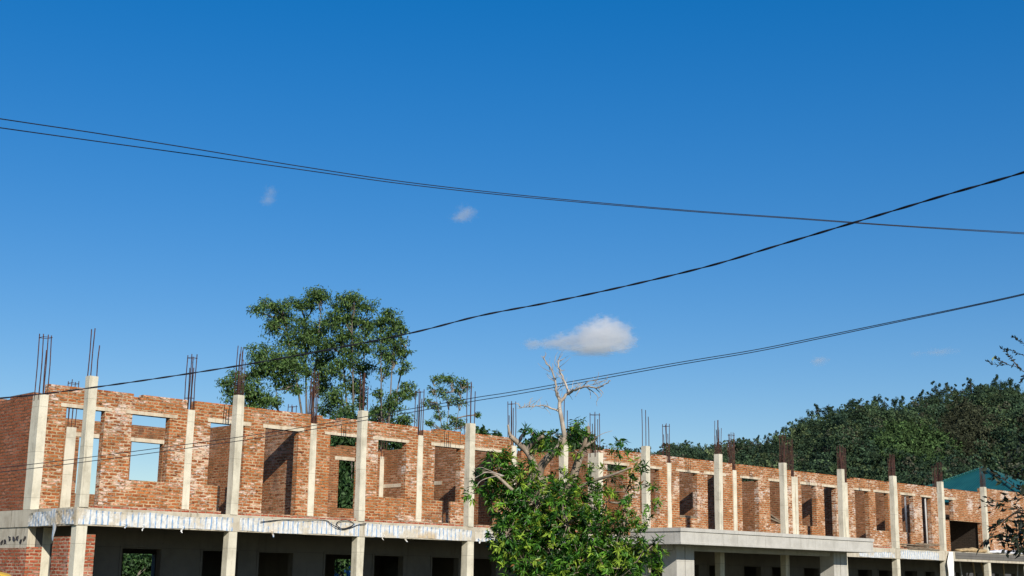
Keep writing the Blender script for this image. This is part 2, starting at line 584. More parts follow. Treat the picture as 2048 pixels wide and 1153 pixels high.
# rear wall, with its windows
bh = [(9.1, 9.95, Z0 + .93, Z0 + 2.78)]
for k in (2, 4, 6, 7, 8, 9, 10, 11):
    bh.append((GX[k] + 2.2, GX[k] + 3.4, Z0 + .95, Z0 + 2.78))
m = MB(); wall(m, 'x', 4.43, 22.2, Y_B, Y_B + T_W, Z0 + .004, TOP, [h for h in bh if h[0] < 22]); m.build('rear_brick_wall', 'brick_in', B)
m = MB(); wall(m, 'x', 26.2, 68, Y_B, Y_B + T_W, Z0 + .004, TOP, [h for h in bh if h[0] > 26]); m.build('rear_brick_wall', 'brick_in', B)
for h in bh:
    MB().box(h[0] - .2, h[1] + .2, Y_B - .012, Y_B + T_W + .012, h[3], h[3] + .13).build('lintel', 'lint', B)
# end wall and cross walls
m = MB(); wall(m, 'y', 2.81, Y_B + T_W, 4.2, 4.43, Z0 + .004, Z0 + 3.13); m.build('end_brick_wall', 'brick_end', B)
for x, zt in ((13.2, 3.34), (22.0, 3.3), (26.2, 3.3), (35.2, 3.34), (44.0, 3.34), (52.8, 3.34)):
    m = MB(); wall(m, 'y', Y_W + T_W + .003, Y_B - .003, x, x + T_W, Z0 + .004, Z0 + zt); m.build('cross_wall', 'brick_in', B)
# stub walls seen through the classroom windows of the left block
MB().box(21.985, 22.0, 6.2, 9.69, Z0 + 1.83, Z0 + 1.97).build('concrete_band', 'lint', B)
# stair bay between the two blocks: lower stepped wall
m = MB(); wall(m, 'x', 22.25, 26.18, 4.6, 4.83, Z0 + .004, Z0 + 3.2, [(22.25, 23.5, Z0 + 2.5, Z0 + 9), (22.25, 24.6, Z0 + 2.9, Z0 + 9)]); m.build('stair_wall', 'brick_in', B)
# added box for a dark rectangle of shade, its brick coloured near black
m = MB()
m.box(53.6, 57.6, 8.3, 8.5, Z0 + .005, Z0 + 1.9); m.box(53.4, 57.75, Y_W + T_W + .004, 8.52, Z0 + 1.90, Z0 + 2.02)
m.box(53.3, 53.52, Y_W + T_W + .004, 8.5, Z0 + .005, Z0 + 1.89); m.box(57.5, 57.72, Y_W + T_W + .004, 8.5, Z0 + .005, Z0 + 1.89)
m.build('added_shade_box', 'shade_brick', B)

# lintels over the openings of the front wall
for x0, x1, kind in upper:
    e0, e1 = rng.uniform(.08, .24, 2)
    MB().box(x0 - e0, x1 + e1, Y_W - .014, Y_W + T_W + .012, LB, LT - .02 + rng.uniform(-.01, .015)).build('lintel', 'lint', B)
MB().box(53.1, 54.6, Y_W - .014, Y_W + T_W + .012, LB, LT).build('lintel', 'lint', B)

# ---- floor slab, edge beams
m = MB()
m.box(4.24, 68, -.15, Y_B + .2, Z0 - .13, Z0 - .0)
m.build('floor_slab', 'conc2', B)
m = MB(); m.box(4.2, 68, -.2, .1, Z0 - .45, Z0 - .02); m.build('edge_beam', 'conc2', B)
m = MB(); m.box(4.19, 4.45, .1, Y_B + .23, Z0 - .45, Z0 - .005); m.build('edge_beam', 'conc2', B)


# ---- columns with the bars that stick out of them
def bars(x, y, z0, z1, n, wd, dense=False, tie=True, parent=None, name='rebar'):
    m = MB()
    nx = max(2, (n + 1) // 2)
    pts = []
    for i in range(n):
        fx = (i % nx) / (nx - 1) - .5
        fy = (0 if i < nx else 1) - .5
        pts.append((x + fx * wd, y + fy * wd))
    lean = rng.normal(0, .012, 2)
    for i, (px, py) in enumerate(pts):
        zt = z1 - (rng.uniform(.0, .06) if i % 3 != 1 else rng.uniform(.25, .55))
        d = rng.normal(0, .010, 2) + lean
        kk = rng.normal(0, .012, 2)
        zm = (z0 + zt) / 2
        m.tube([(px, py, z0 - .15), (px + d[0] * .4 + kk[0], py + d[1] * .4, zm), (px + d[0], py + d[1], zt)], .012 if dense else .0145, 5)
    hw = wd / 2 + .012

    def ring(z, dx=0.0, sk=0.0):
        c = [(x - hw, y - hw), (x + hw, y - hw), (x + hw, y + hw), (x - hw, y + hw), (x - hw, y - hw)]
        m.tube([(a + dx, b, z + sk * (1 if i in (1, 2) else 0)) for i, (a, b) in enumerate(c)], .008, 4)
    if tie: ring(z1 - .12, lean[0], rng.uniform(-.03, .03))
    if dense:
        for k in range(5): ring(z0 + .06 + k * .07, 0, rng.uniform(-.04, .04))
        for k in range(7):
            t = rng.uniform(0, 1); px, py = x + rng.uniform(-hw, hw), y + rng.uniform(-hw, hw)
            m.tube([(px, py, z0 - .05), (px + rng.normal(0, .03), py + rng.normal(0, .03), z0 + (z1 - z0) * rng.uniform(.4, .95))], .010, 4)
    return m.build(name, 'rust', parent)


def column(x, y0, y1, z0, z1, wx, nb=0, rz=0, dense=False, tie=True, mat='conc', bw=None, name='column'):
    m = MB()
    hw = wx / 2
    lv = [z0, z0 + (z1 - z0) * .33, z0 + (z1 - z0) * .66, z1]
    prev = None
    for i, z in enumerate(lv):
        e = rng.normal(0, .008, 4)
        c = [(x - hw + e[0], y0 + e[1], z), (x + hw + e[2], y0 + e[1], z), (x + hw + e[2], y1 + e[3], z), (x - hw + e[0], y1 + e[3], z)]
        if prev:
            for a in range(4):
                b = (a + 1) % 4
                m.face([prev[a], prev[b], c[b], c[a]])
        else:
            m.face(c[::-1])
        prev = c
    m.face(prev)
    o = m.build(name, mat, B, bevel=.012)
    if nb:
        bars(x, (y0 + y1) / 2, z1, rz, nb, bw or wx * .62, dense, tie, parent=o)
    return o


F_TOP = Z0 + 3.27
FB = {1: (3, 4.58, 0, 0), 2: (4, 4.68, 1, 0), 3: (4, 4.45, 0, 0), 4: (4, 4.64, 0, 0), 5: (2, 4.6, 0, 0), 6: (3, 4.62, 0, 0), 7: (4, 4.63, 1, 0), 8: (6, 4.44, 1, 1),
      9: (6, 4.36, 1, 0), 10: (7, 4.30, 1, 1), 11: (6, 4.22, 1, 0), 12: (6, 4.28, 1, 1)}
for k in range(1, 13):
    n, z, de, ti = FB[k]
    column(GX[k] - .01, -.18, .05, Z0 + .002, F_TOP + rng.uniform(-.03, .03), .23 if k != 10 else .30, n, Z0 + z, bool(de), bool(ti), bw=.17)
WB = {2: (6, 4.72, 0, 1), 3: (8, 4.76, 1, 0), 4: (6, 4.64, 0, 1), 5: (6, 4.68, 0, 1), 7: (6, 4.66, 0, 1), 8: (7, 4.68, 1, 1),
      9: (8, 4.75, 1, 1), 10: (8, 4.75, 1, 0), 11: (6, 4.6, 1, 0), 12: (6, 4.5, 1, 0)}
column(4.315, 2.37, 2.8, Z0 + .002, Z0 + 3.04, .25, 6, Z0 + 4.72, False, True, bw=.24)
column(26.34, 2.1, 2.66, Z0 + .002, Z0 + 3.12, .25, 6, Z0 + 4.7, False, True, bw=.26)
for k, (n, z, de, ti) in WB.items():
    column(W_X[k], Y_W - .03, Y_W + T_W + .02, Z0 + .002, Z0 + 3.06, .235, n, Z0 + z, bool(de), bool(ti), bw=.19)
column(39.86, Y_W - .028, Y_W + .1, Z0 + .002, Z0 + 3.06, .2)          # the second post at the expansion joint
for k in (2, 3, 4, 5, 6, 8, 9, 10):
    column(GX[k] - .02, Y_B - .03, Y_B + T_W + .02, Z0 + .002, Z0 + 3.06, .34, 6, Z0 + rng.uniform(4.55, 4.8), k in (9, 10), True, bw=.24)
# thin starter bars standing in the parapet
for x in (9.9, 14.6, 15.1, 19.4, 19.7, 32.2, 46.0, 47.0):
    m = MB(); m.tube([(x, Y_W - .012, LT + .02), (x + .01, Y_W - .012, TOP - .05)], .008, 4); m.build('starter_bar', 'rust', B)

# ---- brick course laid along the slab edge, in separate runs
for x0, x1 in ((4.7, 8.3), (9.1, 12.95), (13.5, 17.25), (17.95, 21.6), (22.4, 24.9), (38.1, 39.2), (39.9, 43.3)):
    m = MB(); x = x0
    while x < x1:
        wdt = .108
        j = rng.normal(0, .006, 3)
        if True:
            m.box(x, x + wdt, -.14 + j[0], .09 + j[0], Z0 + .004, Z0 + .078 + j[1] * .6)
        x += wdt + .004
    m.build('edge_brick_course', 'brick_fresh', B)


# ---- striped plastic left on the beam from the casting
def sheet(x0, x1, end=False, zt=-.05, zb=-.43):
    n = int((x1 - x0) / .09); mm = 6
    V = {}
    m = MB()
    ph = rng.uniform(0, 6, 4)
    for i in range(n + 1):
        a = x0 + (x1 - x0) * i / n
        up = zt - .03 * abs(math.sin(a * 1.7 + ph[0])) - .05 * max(0, math.sin(a * .9 + ph[1])) ** 3
        lo = zb + .015 * math.sin(a * 2.3 + ph[2])
        for j in range(mm + 1):
            z = Z0 + lo + (up - lo) * j / mm
            d = -.016 - .008 * math.sin(a * 9 + j * .8 + ph[3]) - .007 * math.sin(a * 23 + j * 2.1) - .02 * (j == mm) * abs(math.sin(a * 5))
            V[i, j] = (a, d, z)
    for i in range(n):
        for j in range(mm):
            q = [V[i, j], V[i + 1, j], V[i + 1, j + 1], V[i, j + 1]]
            uv = [(c[0], c[2]) for c in q]
            if end: q = [(4.19 + c[1] * 1.0, -c[0], c[2]) for c in q]
            else: q = [(c[0], -.2 + c[1], c[2]) for c in q]
            m.face(q, uv)
    o = m.build('plastic_sheet', 'sheet', B, smooth=True)
    return o


def shred(parent, x, ln, wd, y=-.225):
    m = MB(); z = Z0 - .36
    p = []
    for i in range(6):
        t = i / 5
        p.append((x + .03 * math.sin(t * 5 + x), y - .02 * math.sin(t * 7), z - ln * t, wd * (1 - .75 * t)))
    for a, b in zip(p, p[1:]):
        m.face([(b[0] - b[3] / 2, b[1], b[2]), (b[0] + b[3] / 2, b[1] - .01, b[2]), (a[0] + a[3] / 2, a[1] - .01, a[2]), (a[0] - a[3] / 2, a[1], a[2])])
    m.build('torn_strip', 'sheet', parent, smooth=True)


se = sheet(-2.35, .16, True)
m = MB()
for i in range(8):                                    # the long rag that hangs from the end of the beam
    t0, t1 = i / 8, (i + 1) / 8
    c = lambda t: (4.165 - .01 * math.sin(t * 9), .92 - .08 * t + .03 * math.sin(t * 8), Z0 - .02 - .80 * t, .12 * (1 - .7 * t * t) + .01)
    a, b = c(t0), c(t1)
    m.face([(b[0], b[1] + b[3], b[2]), (b[0] - .01, b[1] - b[3], b[2]), (a[0] - .01, a[1] - a[3], a[2]), (a[0], a[1] + a[3], a[2])])
m.build('torn_strip', 'sheet', se, smooth=True)
runs = [(4.25, 8.75), (8.95, 13.1), (13.3, 17.6), (17.75, 21.9), (22.1, 25.0), (40.6, 43.6), (44.1, 47.6)]
for i, (x0, x1) in enumerate(runs):
    o = sheet(x0, x1, zt=-.05 - (.12 if i == 5 else 0))
    for x, ln, wd in {0: ((6.05, .17, .06), (7.2, .18, .09), (5.55, .12, .1)), 1: ((10.05, .20, .10),), 2: ((14.0, .16, .05), (14.9, .19, .12)), 3: ((17.95, .15, .12), (18.4, .1, .08))}.get(i, ()):
        shred(o, x, ln, wd)
# grey shuttering left on the far end beam
m = MB()
m.box(49.25, 68, -.235, -.203, Z0 - .19, Z0 - .03); m.box(49.25, 68, -.228, -.203, Z0 - .33, Z0 - .20)
m.build('shutter_board', 'plaster', B)

# ---- entrance canopy with its parapet
m = MB()
cx0, cx1, cy0 = 25.3, 37.9, -2.5
m.box(cx0, cx1, cy0, -.24, Z0 - .33, Z0 - .2)
m.box(cx0, cx1, cy0, cy0 + .14, Z0 - .2, Z0 + .10); m.box(cx0, cx0 + .14, cy0 + .14, -.24, Z0 - .2, Z0 + .10); m.box(cx1 - .14, cx1, cy0 + .14, -.24, Z0 - .2, Z0 + .10)
can = m.build('canopy', 'conc_canopy', B, bevel=.01)
m = MB()
for (a0, a1, b0, b1) in ((cx0 - .04, cx1 + .04, cy0 - .04, cy0 + .16), (cx0 - .04, cx0 + .16, cy0 + .16, -.24), (cx1 - .16, cx1 + .04, cy0 + .16, -.24)):
    m.box(a0, a1, b0, b1, Z0 + .102, Z0 + .225)
m.build('parapet_coping', 'conc_canopy', can, bevel=.012)
m = MB()
for (a0, a1, b0, b1) in ((cx0 - .025, cx1 + .025, cy0 - .025, cy0 - .002), (cx0 - .025, cx0 - .002, cy0 - .002, -.24), (cx1 + .002, cx1 + .025, cy0 - .002, -.24)):
    m.box(a0, a1, b0, b1, Z0 - .335, Z0 - .27)
m.build('drip_edge', 'conc_canopy', can)
m = MB(); m.box(25.9, 37.4, -1.45, -1.15, Z0 - .52, Z0 - .335); m.build('canopy_beam', 'conc_canopy', B)
for x in (26.2, 36.35):
    m = MB(); m.box(x, x + .46, -1.6, -.95, 0, Z0 - .34); m.box(x + .50, x + 1.0, -1.6, -.95, 0, Z0 - .34); m.box(x + .46, x + .5, -1.5, -1.0, 0, Z0 - .35)
    m.build('entrance_pier', 'conc_canopy', B, bevel=.01)

# ---- ground floor
gh, gb = [], []
for k in (1, 2, 3, 4, 5, 6, 7, 8, 9, 10, 11, 12, 13):
    for i in (0, 1):
        s0, s1 = SPAN.get((k, i), ((.66, 1.84), (2.6, 3.8))[i])
        if (k, i) == (1, 0): s0 = .52
        gh.append((GX[k] + s0, GX[k] + s1, .0, Z0 - .93))
    gb.append((GX[k] + 2.2, GX[k] + 3.4, .9, Z0 - .95))
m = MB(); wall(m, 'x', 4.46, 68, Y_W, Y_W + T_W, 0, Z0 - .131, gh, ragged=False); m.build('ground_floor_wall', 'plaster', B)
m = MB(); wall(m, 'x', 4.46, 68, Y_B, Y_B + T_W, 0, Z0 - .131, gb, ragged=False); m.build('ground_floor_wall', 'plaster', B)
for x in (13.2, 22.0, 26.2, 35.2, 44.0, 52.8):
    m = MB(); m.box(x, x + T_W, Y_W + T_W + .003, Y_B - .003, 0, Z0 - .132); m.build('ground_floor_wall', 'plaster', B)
m = MB(); wall(m, 'y', 2.39, Y_B + T_W, 4.2, 4.45, 0, Z0 - .99); m.build('ground_end_wall', 'brick_fresh', B)
m = MB(); m.box(4.22, 4.44, 2.42, Y_B + T_W - .01, Z0 - 1.08, Z0 - .452); m.build('concrete_band', 'conc2', B)
m = MB(); m.box(4.2, 4.62, 2.385, 2.399, 0, Z0 - .965); m.build('brick_corner', 'brick_fresh', B)
m = MB(); m.box(4.623, 4.915, 2.386, 2.398, 0, Z0 - .452); m.build('sunlit_wall_strip', 'conc', B)  # paler strip of the same wall, sunlight on its end put into the colour
# raised frames of plaster round the ground floor openings
for x0, x1, z0, z1 in gh[:22]:
    m = MB()
    m.box(x0 - .07, x0 - .003, Y_W - .02, Y_W - .002, 0, z1 + .07); m.box(x1 + .003, x1 + .07, Y_W - .02, Y_W - .002, 0, z1 + .07)
    m.box(x0 - .003, x1 + .003, Y_W - .02, Y_W - .002, z1 + .003, z1 + .07)
    m.build('opening_frame', 'plaster', B)
for k in range(1, 14):
    column(GX[k] - .01, -.18, .08, 0, Z0 - .452, .27, mat='conc', name='ground_column')
m = MB(); wall(m, 'y', .09, .98, 4.22, 4.44, 0, Z0 - .72); m.build('brick_pier', 'brick_fresh', B)
m = MB(); wall(m, 'x', 4.53, 4.80, -.12, .11, 0, Z0 - .66); m.build('brick_pier', 'brick_fresh', B)
# beams under the veranda slab
for k in range(1, 14):
    m = MB(); m.box(GX[k] - .13, GX[k] + .13, .152, Y_W - .004, Z0 - .44, Z0 - .132); m.build('cross_beam', 'plaster', B)
# dark scribbles daubed on the concrete band of the end wall
m = MB()
for i in range(7):
    y = 2.6 + i * .22 + rng.uniform(-.05, .05); z = Z0 - .80 + rng.uniform(-.06, .06)
    p = [(4.214, y + .10 * math.sin(t * 1.9 + i) * (1 - t / 14), z + .07 * math.cos(t * 2.3 + i * 2)) for t in range(9)]
    m.tube(spline(p, 3), .008, 4)
m.build('scribble', 'wire', B)

# ------------------------------------------------------------------ loose things on and about the building
def thing(mb, name, mat, label, cat, group=None, smooth=False, bevel=0):
    V = np.array(mb.v); base = (V[:, 0].mean(), V[:, 1].mean(), V[:, 2].min())
    mb.v = [tuple(np.array(p) - base) for p in mb.v]
    o = mb.build(name, mat, None, smooth, bevel)
    o.location = base
    return tag(o, label, cat, group)


# black hose looped over the beam
p = [(13.2 + x, -.26 - .02 * math.sin(x * 5), Z0 + z) for x, z in ((-3.6, -.16), (-2.9, -.08), (-2.2, -.05), (-1.4, -.03), (-1.2, -.12), (-.95, -.22), (-.75, -.24), (-.55, -.2), (-.35, -.1), (-.55, .0), (-.85, -.02), (-1.0, -.12), (-.8, -.25), (-.5, -.22), (-.2, -.12), (.1, -.06))]
m = MB(); m.tube(spline(p, 5), .012, 6); thing(m, 'hose', 'wire', 'thin black hose looped over the striped beam below the brick wall', 'hose', smooth=True)
p = [(x, -.25, Z0 + z) for x, z in ((18.2, -.2), (18.8, -.21), (19.2, -.14), (20.0, -.1), (20.8, -.1), (21.4, -.16))]
m = MB(); m.tube(spline(p, 5), .008, 6); thing(m, 'cord', 'wire', 'dark cord sagging along the striped beam left of the leafy tree', 'cord', smooth=True)

# bricks left at the foot of the columns
bl = [(20.5, 'lone loose red brick left of the small stack near the leafy tree'), (20.85, 'bottom brick of the small stack left of the leafy tree'),
      (20.87, 'top brick of the small stack left of the leafy tree')]
for i, (x, lb) in enumerate(bl):
    z = Z0 + .082 + (.08 if i == 2 else 0)
    m = MB(); m.box(x, x + .23, -.1, .01, z, z + .075)
    o = thing(m, 'brick', 'brick_fresh', lb, 'brick', 'loose bricks left of the leafy tree', bevel=.006)
for i, (x, z, r) in enumerate(((44.6, 0, .2), (44.9, 0, -.3), (45.2, 0, .5), (44.75, .075, .1))):
    m = MB(); m.box(-.115, .115, -.055, .055, 0, .072)
    o = m.build('brick', 'brick_fresh', None, bevel=.006); o.location = (x, -.05, Z0 + .004 + z); o.rotation_euler = (0, 0, r)
    tag(o, ('loose red brick nearest the column at the left end of the timber pile', 'middle one of three loose red bricks lying before the timber pile', 'rightmost loose red brick lying before the timber pile',
            'red brick lying on top of the other loose bricks before the timber pile')[i], 'brick', 'loose bricks before the timber pile')

# timber pile on the slab edge
tl = ['long grey board at the bottom front of the timber pile', 'long grey board at the bottom back of the timber pile', 'middle grey board of the timber pile, lying askew',
      'short dark board lying across the timber pile', 'topmost long board of the timber pile', 'board poking out of the right end of the timber pile']
for i, (x0, x1, y, z, r, t) in enumerate(((44.9, 47.8, -.12, .0, .01, 0), (44.8, 47.6, .12, .0, -.02, 0), (44.6, 47.5, -.05, .065, .02, .01), (45.3, 47.0, .02, .13, -.03, 0), (44.5, 47.7, -.06, .19, .015, -.01), (46.2, 48.15, .06, .25, -.02, .01))):
    L = (x1 - x0) / 2
    m = MB(); m.box(-L, L, -.09, .09, 0, .05)
    o = m.build('board', 'plank', None, bevel=.006); o.location = ((x0 + x1) / 2, y, Z0 + .006 + z); o.rotation_euler = (0, t, r)
    tag(o, tl[i], 'board', 'boards of the timber pile')


def sackmesh(L, W, H, seed):
    m = MB(); n, k = 14, 12
    rs = np.random.default_rng(seed); ph = rs.uniform(0, 6, 6)
    V = []
    for i in range(n + 1):
        a = math.pi * i / n
        for j in range(k):
            b = 2 * math.pi * j / k
            sx = -math.cos(a); s = math.sin(a) ** .45
            y = math.cos(b) * s; z = math.sin(b) * s
            d = 1 + .10 * math.sin(3 * a + ph[0] + 2 * b) + .07 * math.sin(7 * a + ph[1]) * math.cos(3 * b + ph[2])
            V.append((sx * L / 2, y * W / 2 * d, (max(z * d, -.75) + .75) / 1.75 * H * (1 + .15 * math.sin(5 * a + ph[3]))))
    m.v = V
    for i in range(n):
        for j in range(k):
            j2 = (j + 1) % k
            m.f.append((i * k + j, i * k + j2, (i + 1) * k + j2, (i + 1) * k + j)[::-1]); m.uv.append(None)
    return m


sl = [(50.4, .0, 0, 1.1, .55, .16, .1, 'sack', 'flat tan sack at the left end of the row on the slab edge'), (51.5, .1, 0, 1.2, .55, .22, -.1, 'sack', 'plump tan sack beside the flat one, before the dark shaded patch of wall'),
      (52.6, .15, 0, 1.1, .6, .20, .15, 'sack', 'tan sack nearest the white sacks on the slab edge'), (53.5, -.05, 0, 1.0, .5, .16, -.2, 'polysack', 'first crumpled white sack right of the tan sacks'),
      (54.6, -.02, 0, 1.1, .5, .20, .1, 'polysack', 'crumpled white sack beside the foot of the last full column'), (55.7, .0, 0, 1.1, .55, .20, -.1, 'polysack', 'white sack just right of the last full column, partly behind dark twigs'),
      (57.0, .0, 0, 1.2, .6, .22, .1, 'polysack', 'white sack behind the thick of the dark twigs'), (58.3, .05, 0, 1.2, .6, .26, -.1, 'polysack', 'white sack farthest right at the edge of the frame')]
for i, (x, y, z, L, W, H, r, mt, lb) in enumerate(sl):
    o = sackmesh(L, W, H, 40 + i).build('sack', mt, None, smooth=True)
    o.location = (x, y, Z0 + .004 + z); o.rotation_euler = (0, 0, r); tag(o, lb, 'sack', 'sacks on the slab edge')

# white cloth hanging over the beam
m = MB(); V = {}
for i in range(13):
    for j in range(15):
        s, t = i / 12, j / 14
        x = 48.15 + (.34 + .42 * min(1, t * 2.2)) * s + (.34 * (1 - min(1, t * 2.2)))
        V[i, j] = (x, -.30 - .05 * math.sin(s * 9 + t * 2) * (.3 + t) - .03 * t, Z0 - .03 - (1.12 + .03 * math.sin(s * 5)) * t)
for i in range(12):
    for j in range(14):
        m.face([V[i, j + 1], V[i + 1, j + 1], V[i + 1, j], V[i, j]])
thing(m, 'hanging_cloth', 'cloth', 'white cloth hanging from the beam over the bamboo props', 'cloth', smooth=True)

# bamboo props under the far end of the slab
pl = ['bamboo prop leaning beside the white cloth', 'second bamboo prop from the white cloth, honey coloured', 'third bamboo prop from the white cloth, leaning most', 'pale crooked bamboo prop right of the three leaning ones',
      'straight honey coloured bamboo prop under the dark twigs', 'pale bamboo prop nearest the right edge of the frame']
for i, (xt, xb) in enumerate(((51.87, 52.9), (53.18, 54.1), (54.04, 55.3), (55.4, 54.8), (56.92, 56.5), (58.55, 58.0))):
    m = MB()
    p = [(xb + (xt - xb) * t + .03 * math.sin(t * 7 + i), 1.0 + .05 * math.sin(t * 4 + i), (Z0 - .135) * t) for t in np.linspace(0, 1, 9)]
    m.tube(p, [.05 - .012 * t for t in np.linspace(0, 1, 9)], 8)
    thing(m, 'bamboo_prop', 'bamboo' if i not in (0, 3, 5) else 'pole', pl[i], 'prop', 'bamboo props under the slab', smooth=True)
dl = [52.45, 52.75, 53.7, 55.9, 57.7]
for i, x in enumerate(dl):
    m = MB(); m.tube([(x + .3, 3.0 + .2 * i % 1, 0), (x, 2.2, Z0 - .135)], .04, 6)
    thing(m, 'bamboo_prop', 'plank', ('dim grey prop standing in the shade behind the first two bamboo props', 'second dim prop in the shade left of the honey coloured bamboo', 'dim prop in the shade between two leaning bamboo props',
          'dim prop in the shade right of the pale crooked bamboo', 'dim prop in the shade under the twigs')[i], 'prop', 'dim props in the shade under the slab', smooth=True)
# pale poles standing in two openings of the far classrooms
for x, lb in ((49.62, 'pale pole standing in the window opening above the timber pile'), (51.62, 'pale pole standing in the dark doorway above the timber pile')):
    m = MB(); m.tube([(x, 2.5, Z0 + .01 + (.0 if x > 50 else SILL - Z0)), (x + .03, 2.52, LB - .004)], .045, 8)
    thing(m, 'pole', 'pole', lb, 'pole', smooth=True)
# planks leaning in window openings
for (x0, z0, x1, z1, lb) in ((31.5, .99, 32.6, .93 + .05, 'grey plank lying on the sill of a window above the entrance canopy'), (37.75, 1.35, 38.7, 1.02, 'slanting plank in the window opening right of the middle canopy column'),
                             (37.8, 1.16, 38.75, .97, 'lower slanting plank in the window opening right of the middle canopy column')):
    m = MB(); d = .035
    m.hexa([(x0, 2.42, Z0 + z0 - d), (x1, 2.42, Z0 + z1 - d), (x1, 2.56, Z0 + z1 - d), (x0, 2.56, Z0 + z0 - d)], [(x0, 2.42, Z0 + z0 + d), (x1, 2.42, Z0 + z1 + d), (x1, 2.56, Z0 + z1 + d), (x0, 2.56, Z0 + z0 + d)])
    thing(m, 'plank', 'plank', lb, 'plank', 'planks in the window openings')

# blue profiled sheet fence seen through the ground floor
m = MB()
n = 60
for i in range(n):
    f = lambda i: (26.2 + 4.2 * i / n, 20.0 + .02 * (1 if (i // 2) % 2 else -1), 0)
    a, b = f(i), f(i + 1)
    m.face([(a[0], a[1], 0), (b[0], b[1], 0), (b[0], b[1], Z0 - 1.05), (a[0], a[1], Z0 - 1.05)])
    m.face([(b[0], b[1] + .01, 0), (a[0], a[1] + .01, 0), (a[0], a[1] + .01, Z0 - 1.05), (b[0], b[1] + .01, Z0 - 1.05)])
thing(m, 'sheet_fence', 'bluesheet', 'blue profiled metal fence seen through the ground floor opening', 'fence')

# yellow sheet over a heap, at the lower left corner
c = at(-41, 1148, 11.0)
m = MB()
n = 16
V = {}
for i in range(n + 1):
    for j in range(n + 1):
        x, y = (i / n - .5) * 2, (j / n - .5) * 2
        r = min(1, math.hypot(x, y))
        V[i, j] = (c[0] + x * .9, c[1] + y * .9, max(.01, c[2] * (1 - r ** 2.6) * (1 + .03 * math.sin(x * 6) * math.cos(y * 7))))
for i in range(n):
    for j in range(n):
        m.face([V[i, j], V[i + 1, j], V[i + 1, j + 1], V[i, j + 1]])
thing(m, 'tarpaulin', 'yellow', 'yellow sheet rising into the lower left corner before the brick wall', 'sheet', smooth=True)

# ---- house with a teal hipped metal roof beyond the far end
H = empty('teal_roofed_house', (75, 24, 0), 'house with a teal hipped metal roof showing behind the right end of the brick building', 'house')
ap = at_y(1966, 936, 34.0)
nc = at_y(2052, 1000, 26.0)
x0, y0 = nc[0], nc[1]; ze = nc[2]
wx = (ap[0] - x0) * 2; wy = (ap[1] - y0) * 2
m = MB(); m.box(x0 + .5, x0 + wx - .5, y0 + .5, y0 + wy - .5, 0, ze - .05); m.build('wall', 'plaster', H)
m = MB()
cs = [(x0, y0, ze), (x0 + wx, y0, ze), (x0 + wx, y0 + wy, ze), (x0, y0 + wy, ze)]
for i in range(4):
    a, b = np.array(cs[i]), np.array(cs[(i + 1) % 4])
    L = np.linalg.norm(b - a)
    m.face([a, b, ap], [(0, 0), (L, 0), (L / 2, 5)])
m.face([cs[3], cs[2], cs[1], cs[0]])
rf = m.build('roof', 'teal', H)
m = MB()
for c_ in cs:
    v = np.array(c_)
    for t0 in np.arange(0, 1, 1 / 60):
        p = v + (ap - v) * t0; q = v + (ap - v) * (t0 + .8 / 60)
        m.tube([p + (0, 0, .05), q + (0, 0, .05)], .11, 5)
m.build('ridge_cap', 'teal', rf)
# ------------------------------------------------------------------ leafy tree with dead top, in front of the building
def pal(n, cols, wts, jit=.25):
    c = np.array(cols)[rng.choice(len(cols), n, p=np.array(wts) / sum(wts))]
    return np.clip(c * (1 + rng.normal(0, jit, (n, 1))), .004, .8)


TD = 22.0
PXM = TD / 2678.3
LS = .66


def tp(u, v, dz=0.0):
    return at(u, v, TD + dz)


base = tp(1105, 1360); base[2] = 0
base_d = tp(1100, 1150)
base = np.array([base_d[0], base_d[1], 0.0])
T = empty('leafy_tree', base, 'broad green leafy tree with bare dead top branches in front of the building', 'tree')
m = MB()


def limb(mb, px, r0, r1, per=5, n=8, wob=0.0):
    pts = spline([tp(u, v, d) for u, v, d in px], per)
    if wob:
        pts = [p + rng.normal(0, wob, 3) for p in pts]
    k = len(pts)
    r0, r1 = r0 * LS, r1 * LS
    mb.tube(pts, [r0 + (r1 - r0) * (i / (k - 1)) ** .8 for i in range(k)], n)
    return pts


# trunk and living limbs
m.tube(spline([base + (0, 0, -.1), base + (.05, 0, .8), tp(1085, 1080, 0), tp(1072, 985, .05), tp(1078, 950, .05)], 5), [.26] * 4 + [.23] * 6 + [.17] * 11, 10)
limb(m, [(1076, 960, .05), (1082, 935, .05), (1100, 912, .0), (1120, 892, -.05), (1130, 877, -.05)], .115, .075)
limb(m, [(1076, 955, .05), (1066, 925, .1), (1055, 905, .15), (1036, 886, .15), (1021, 873, .1)], .10, .06)
limb(m, [(1052, 902, .15), (1063, 890, .1), (1075, 880, .0), (1086, 873, -.1)], .065, .04)
limb(m, [(1080, 1060, 0), (1120, 1010, .25), (1143, 965, .3), (1156, 925, .3), (1168, 895, .25), (1175, 872, .25), (1177, 853, .25)], .16, .05, n=9)
limb(m, [(1140, 985, .3), (1180, 965, .1), (1225, 950, -.2), (1262, 935, -.3)], .06, .02)
limb(m, [(1070, 1010, 0), (1030, 985, -.3), (990, 950, -.5), (965, 945, -.6)], .07, .02)
limb(m, [(1090, 1060, 0), (1150, 1055, -.2), (1220, 1060, -.3), (1270, 1075, -.3)], .06, .012)
limb(m, [(1160, 905, .3), (1172, 893, .2), (1190, 880, .2)], .05, .03)
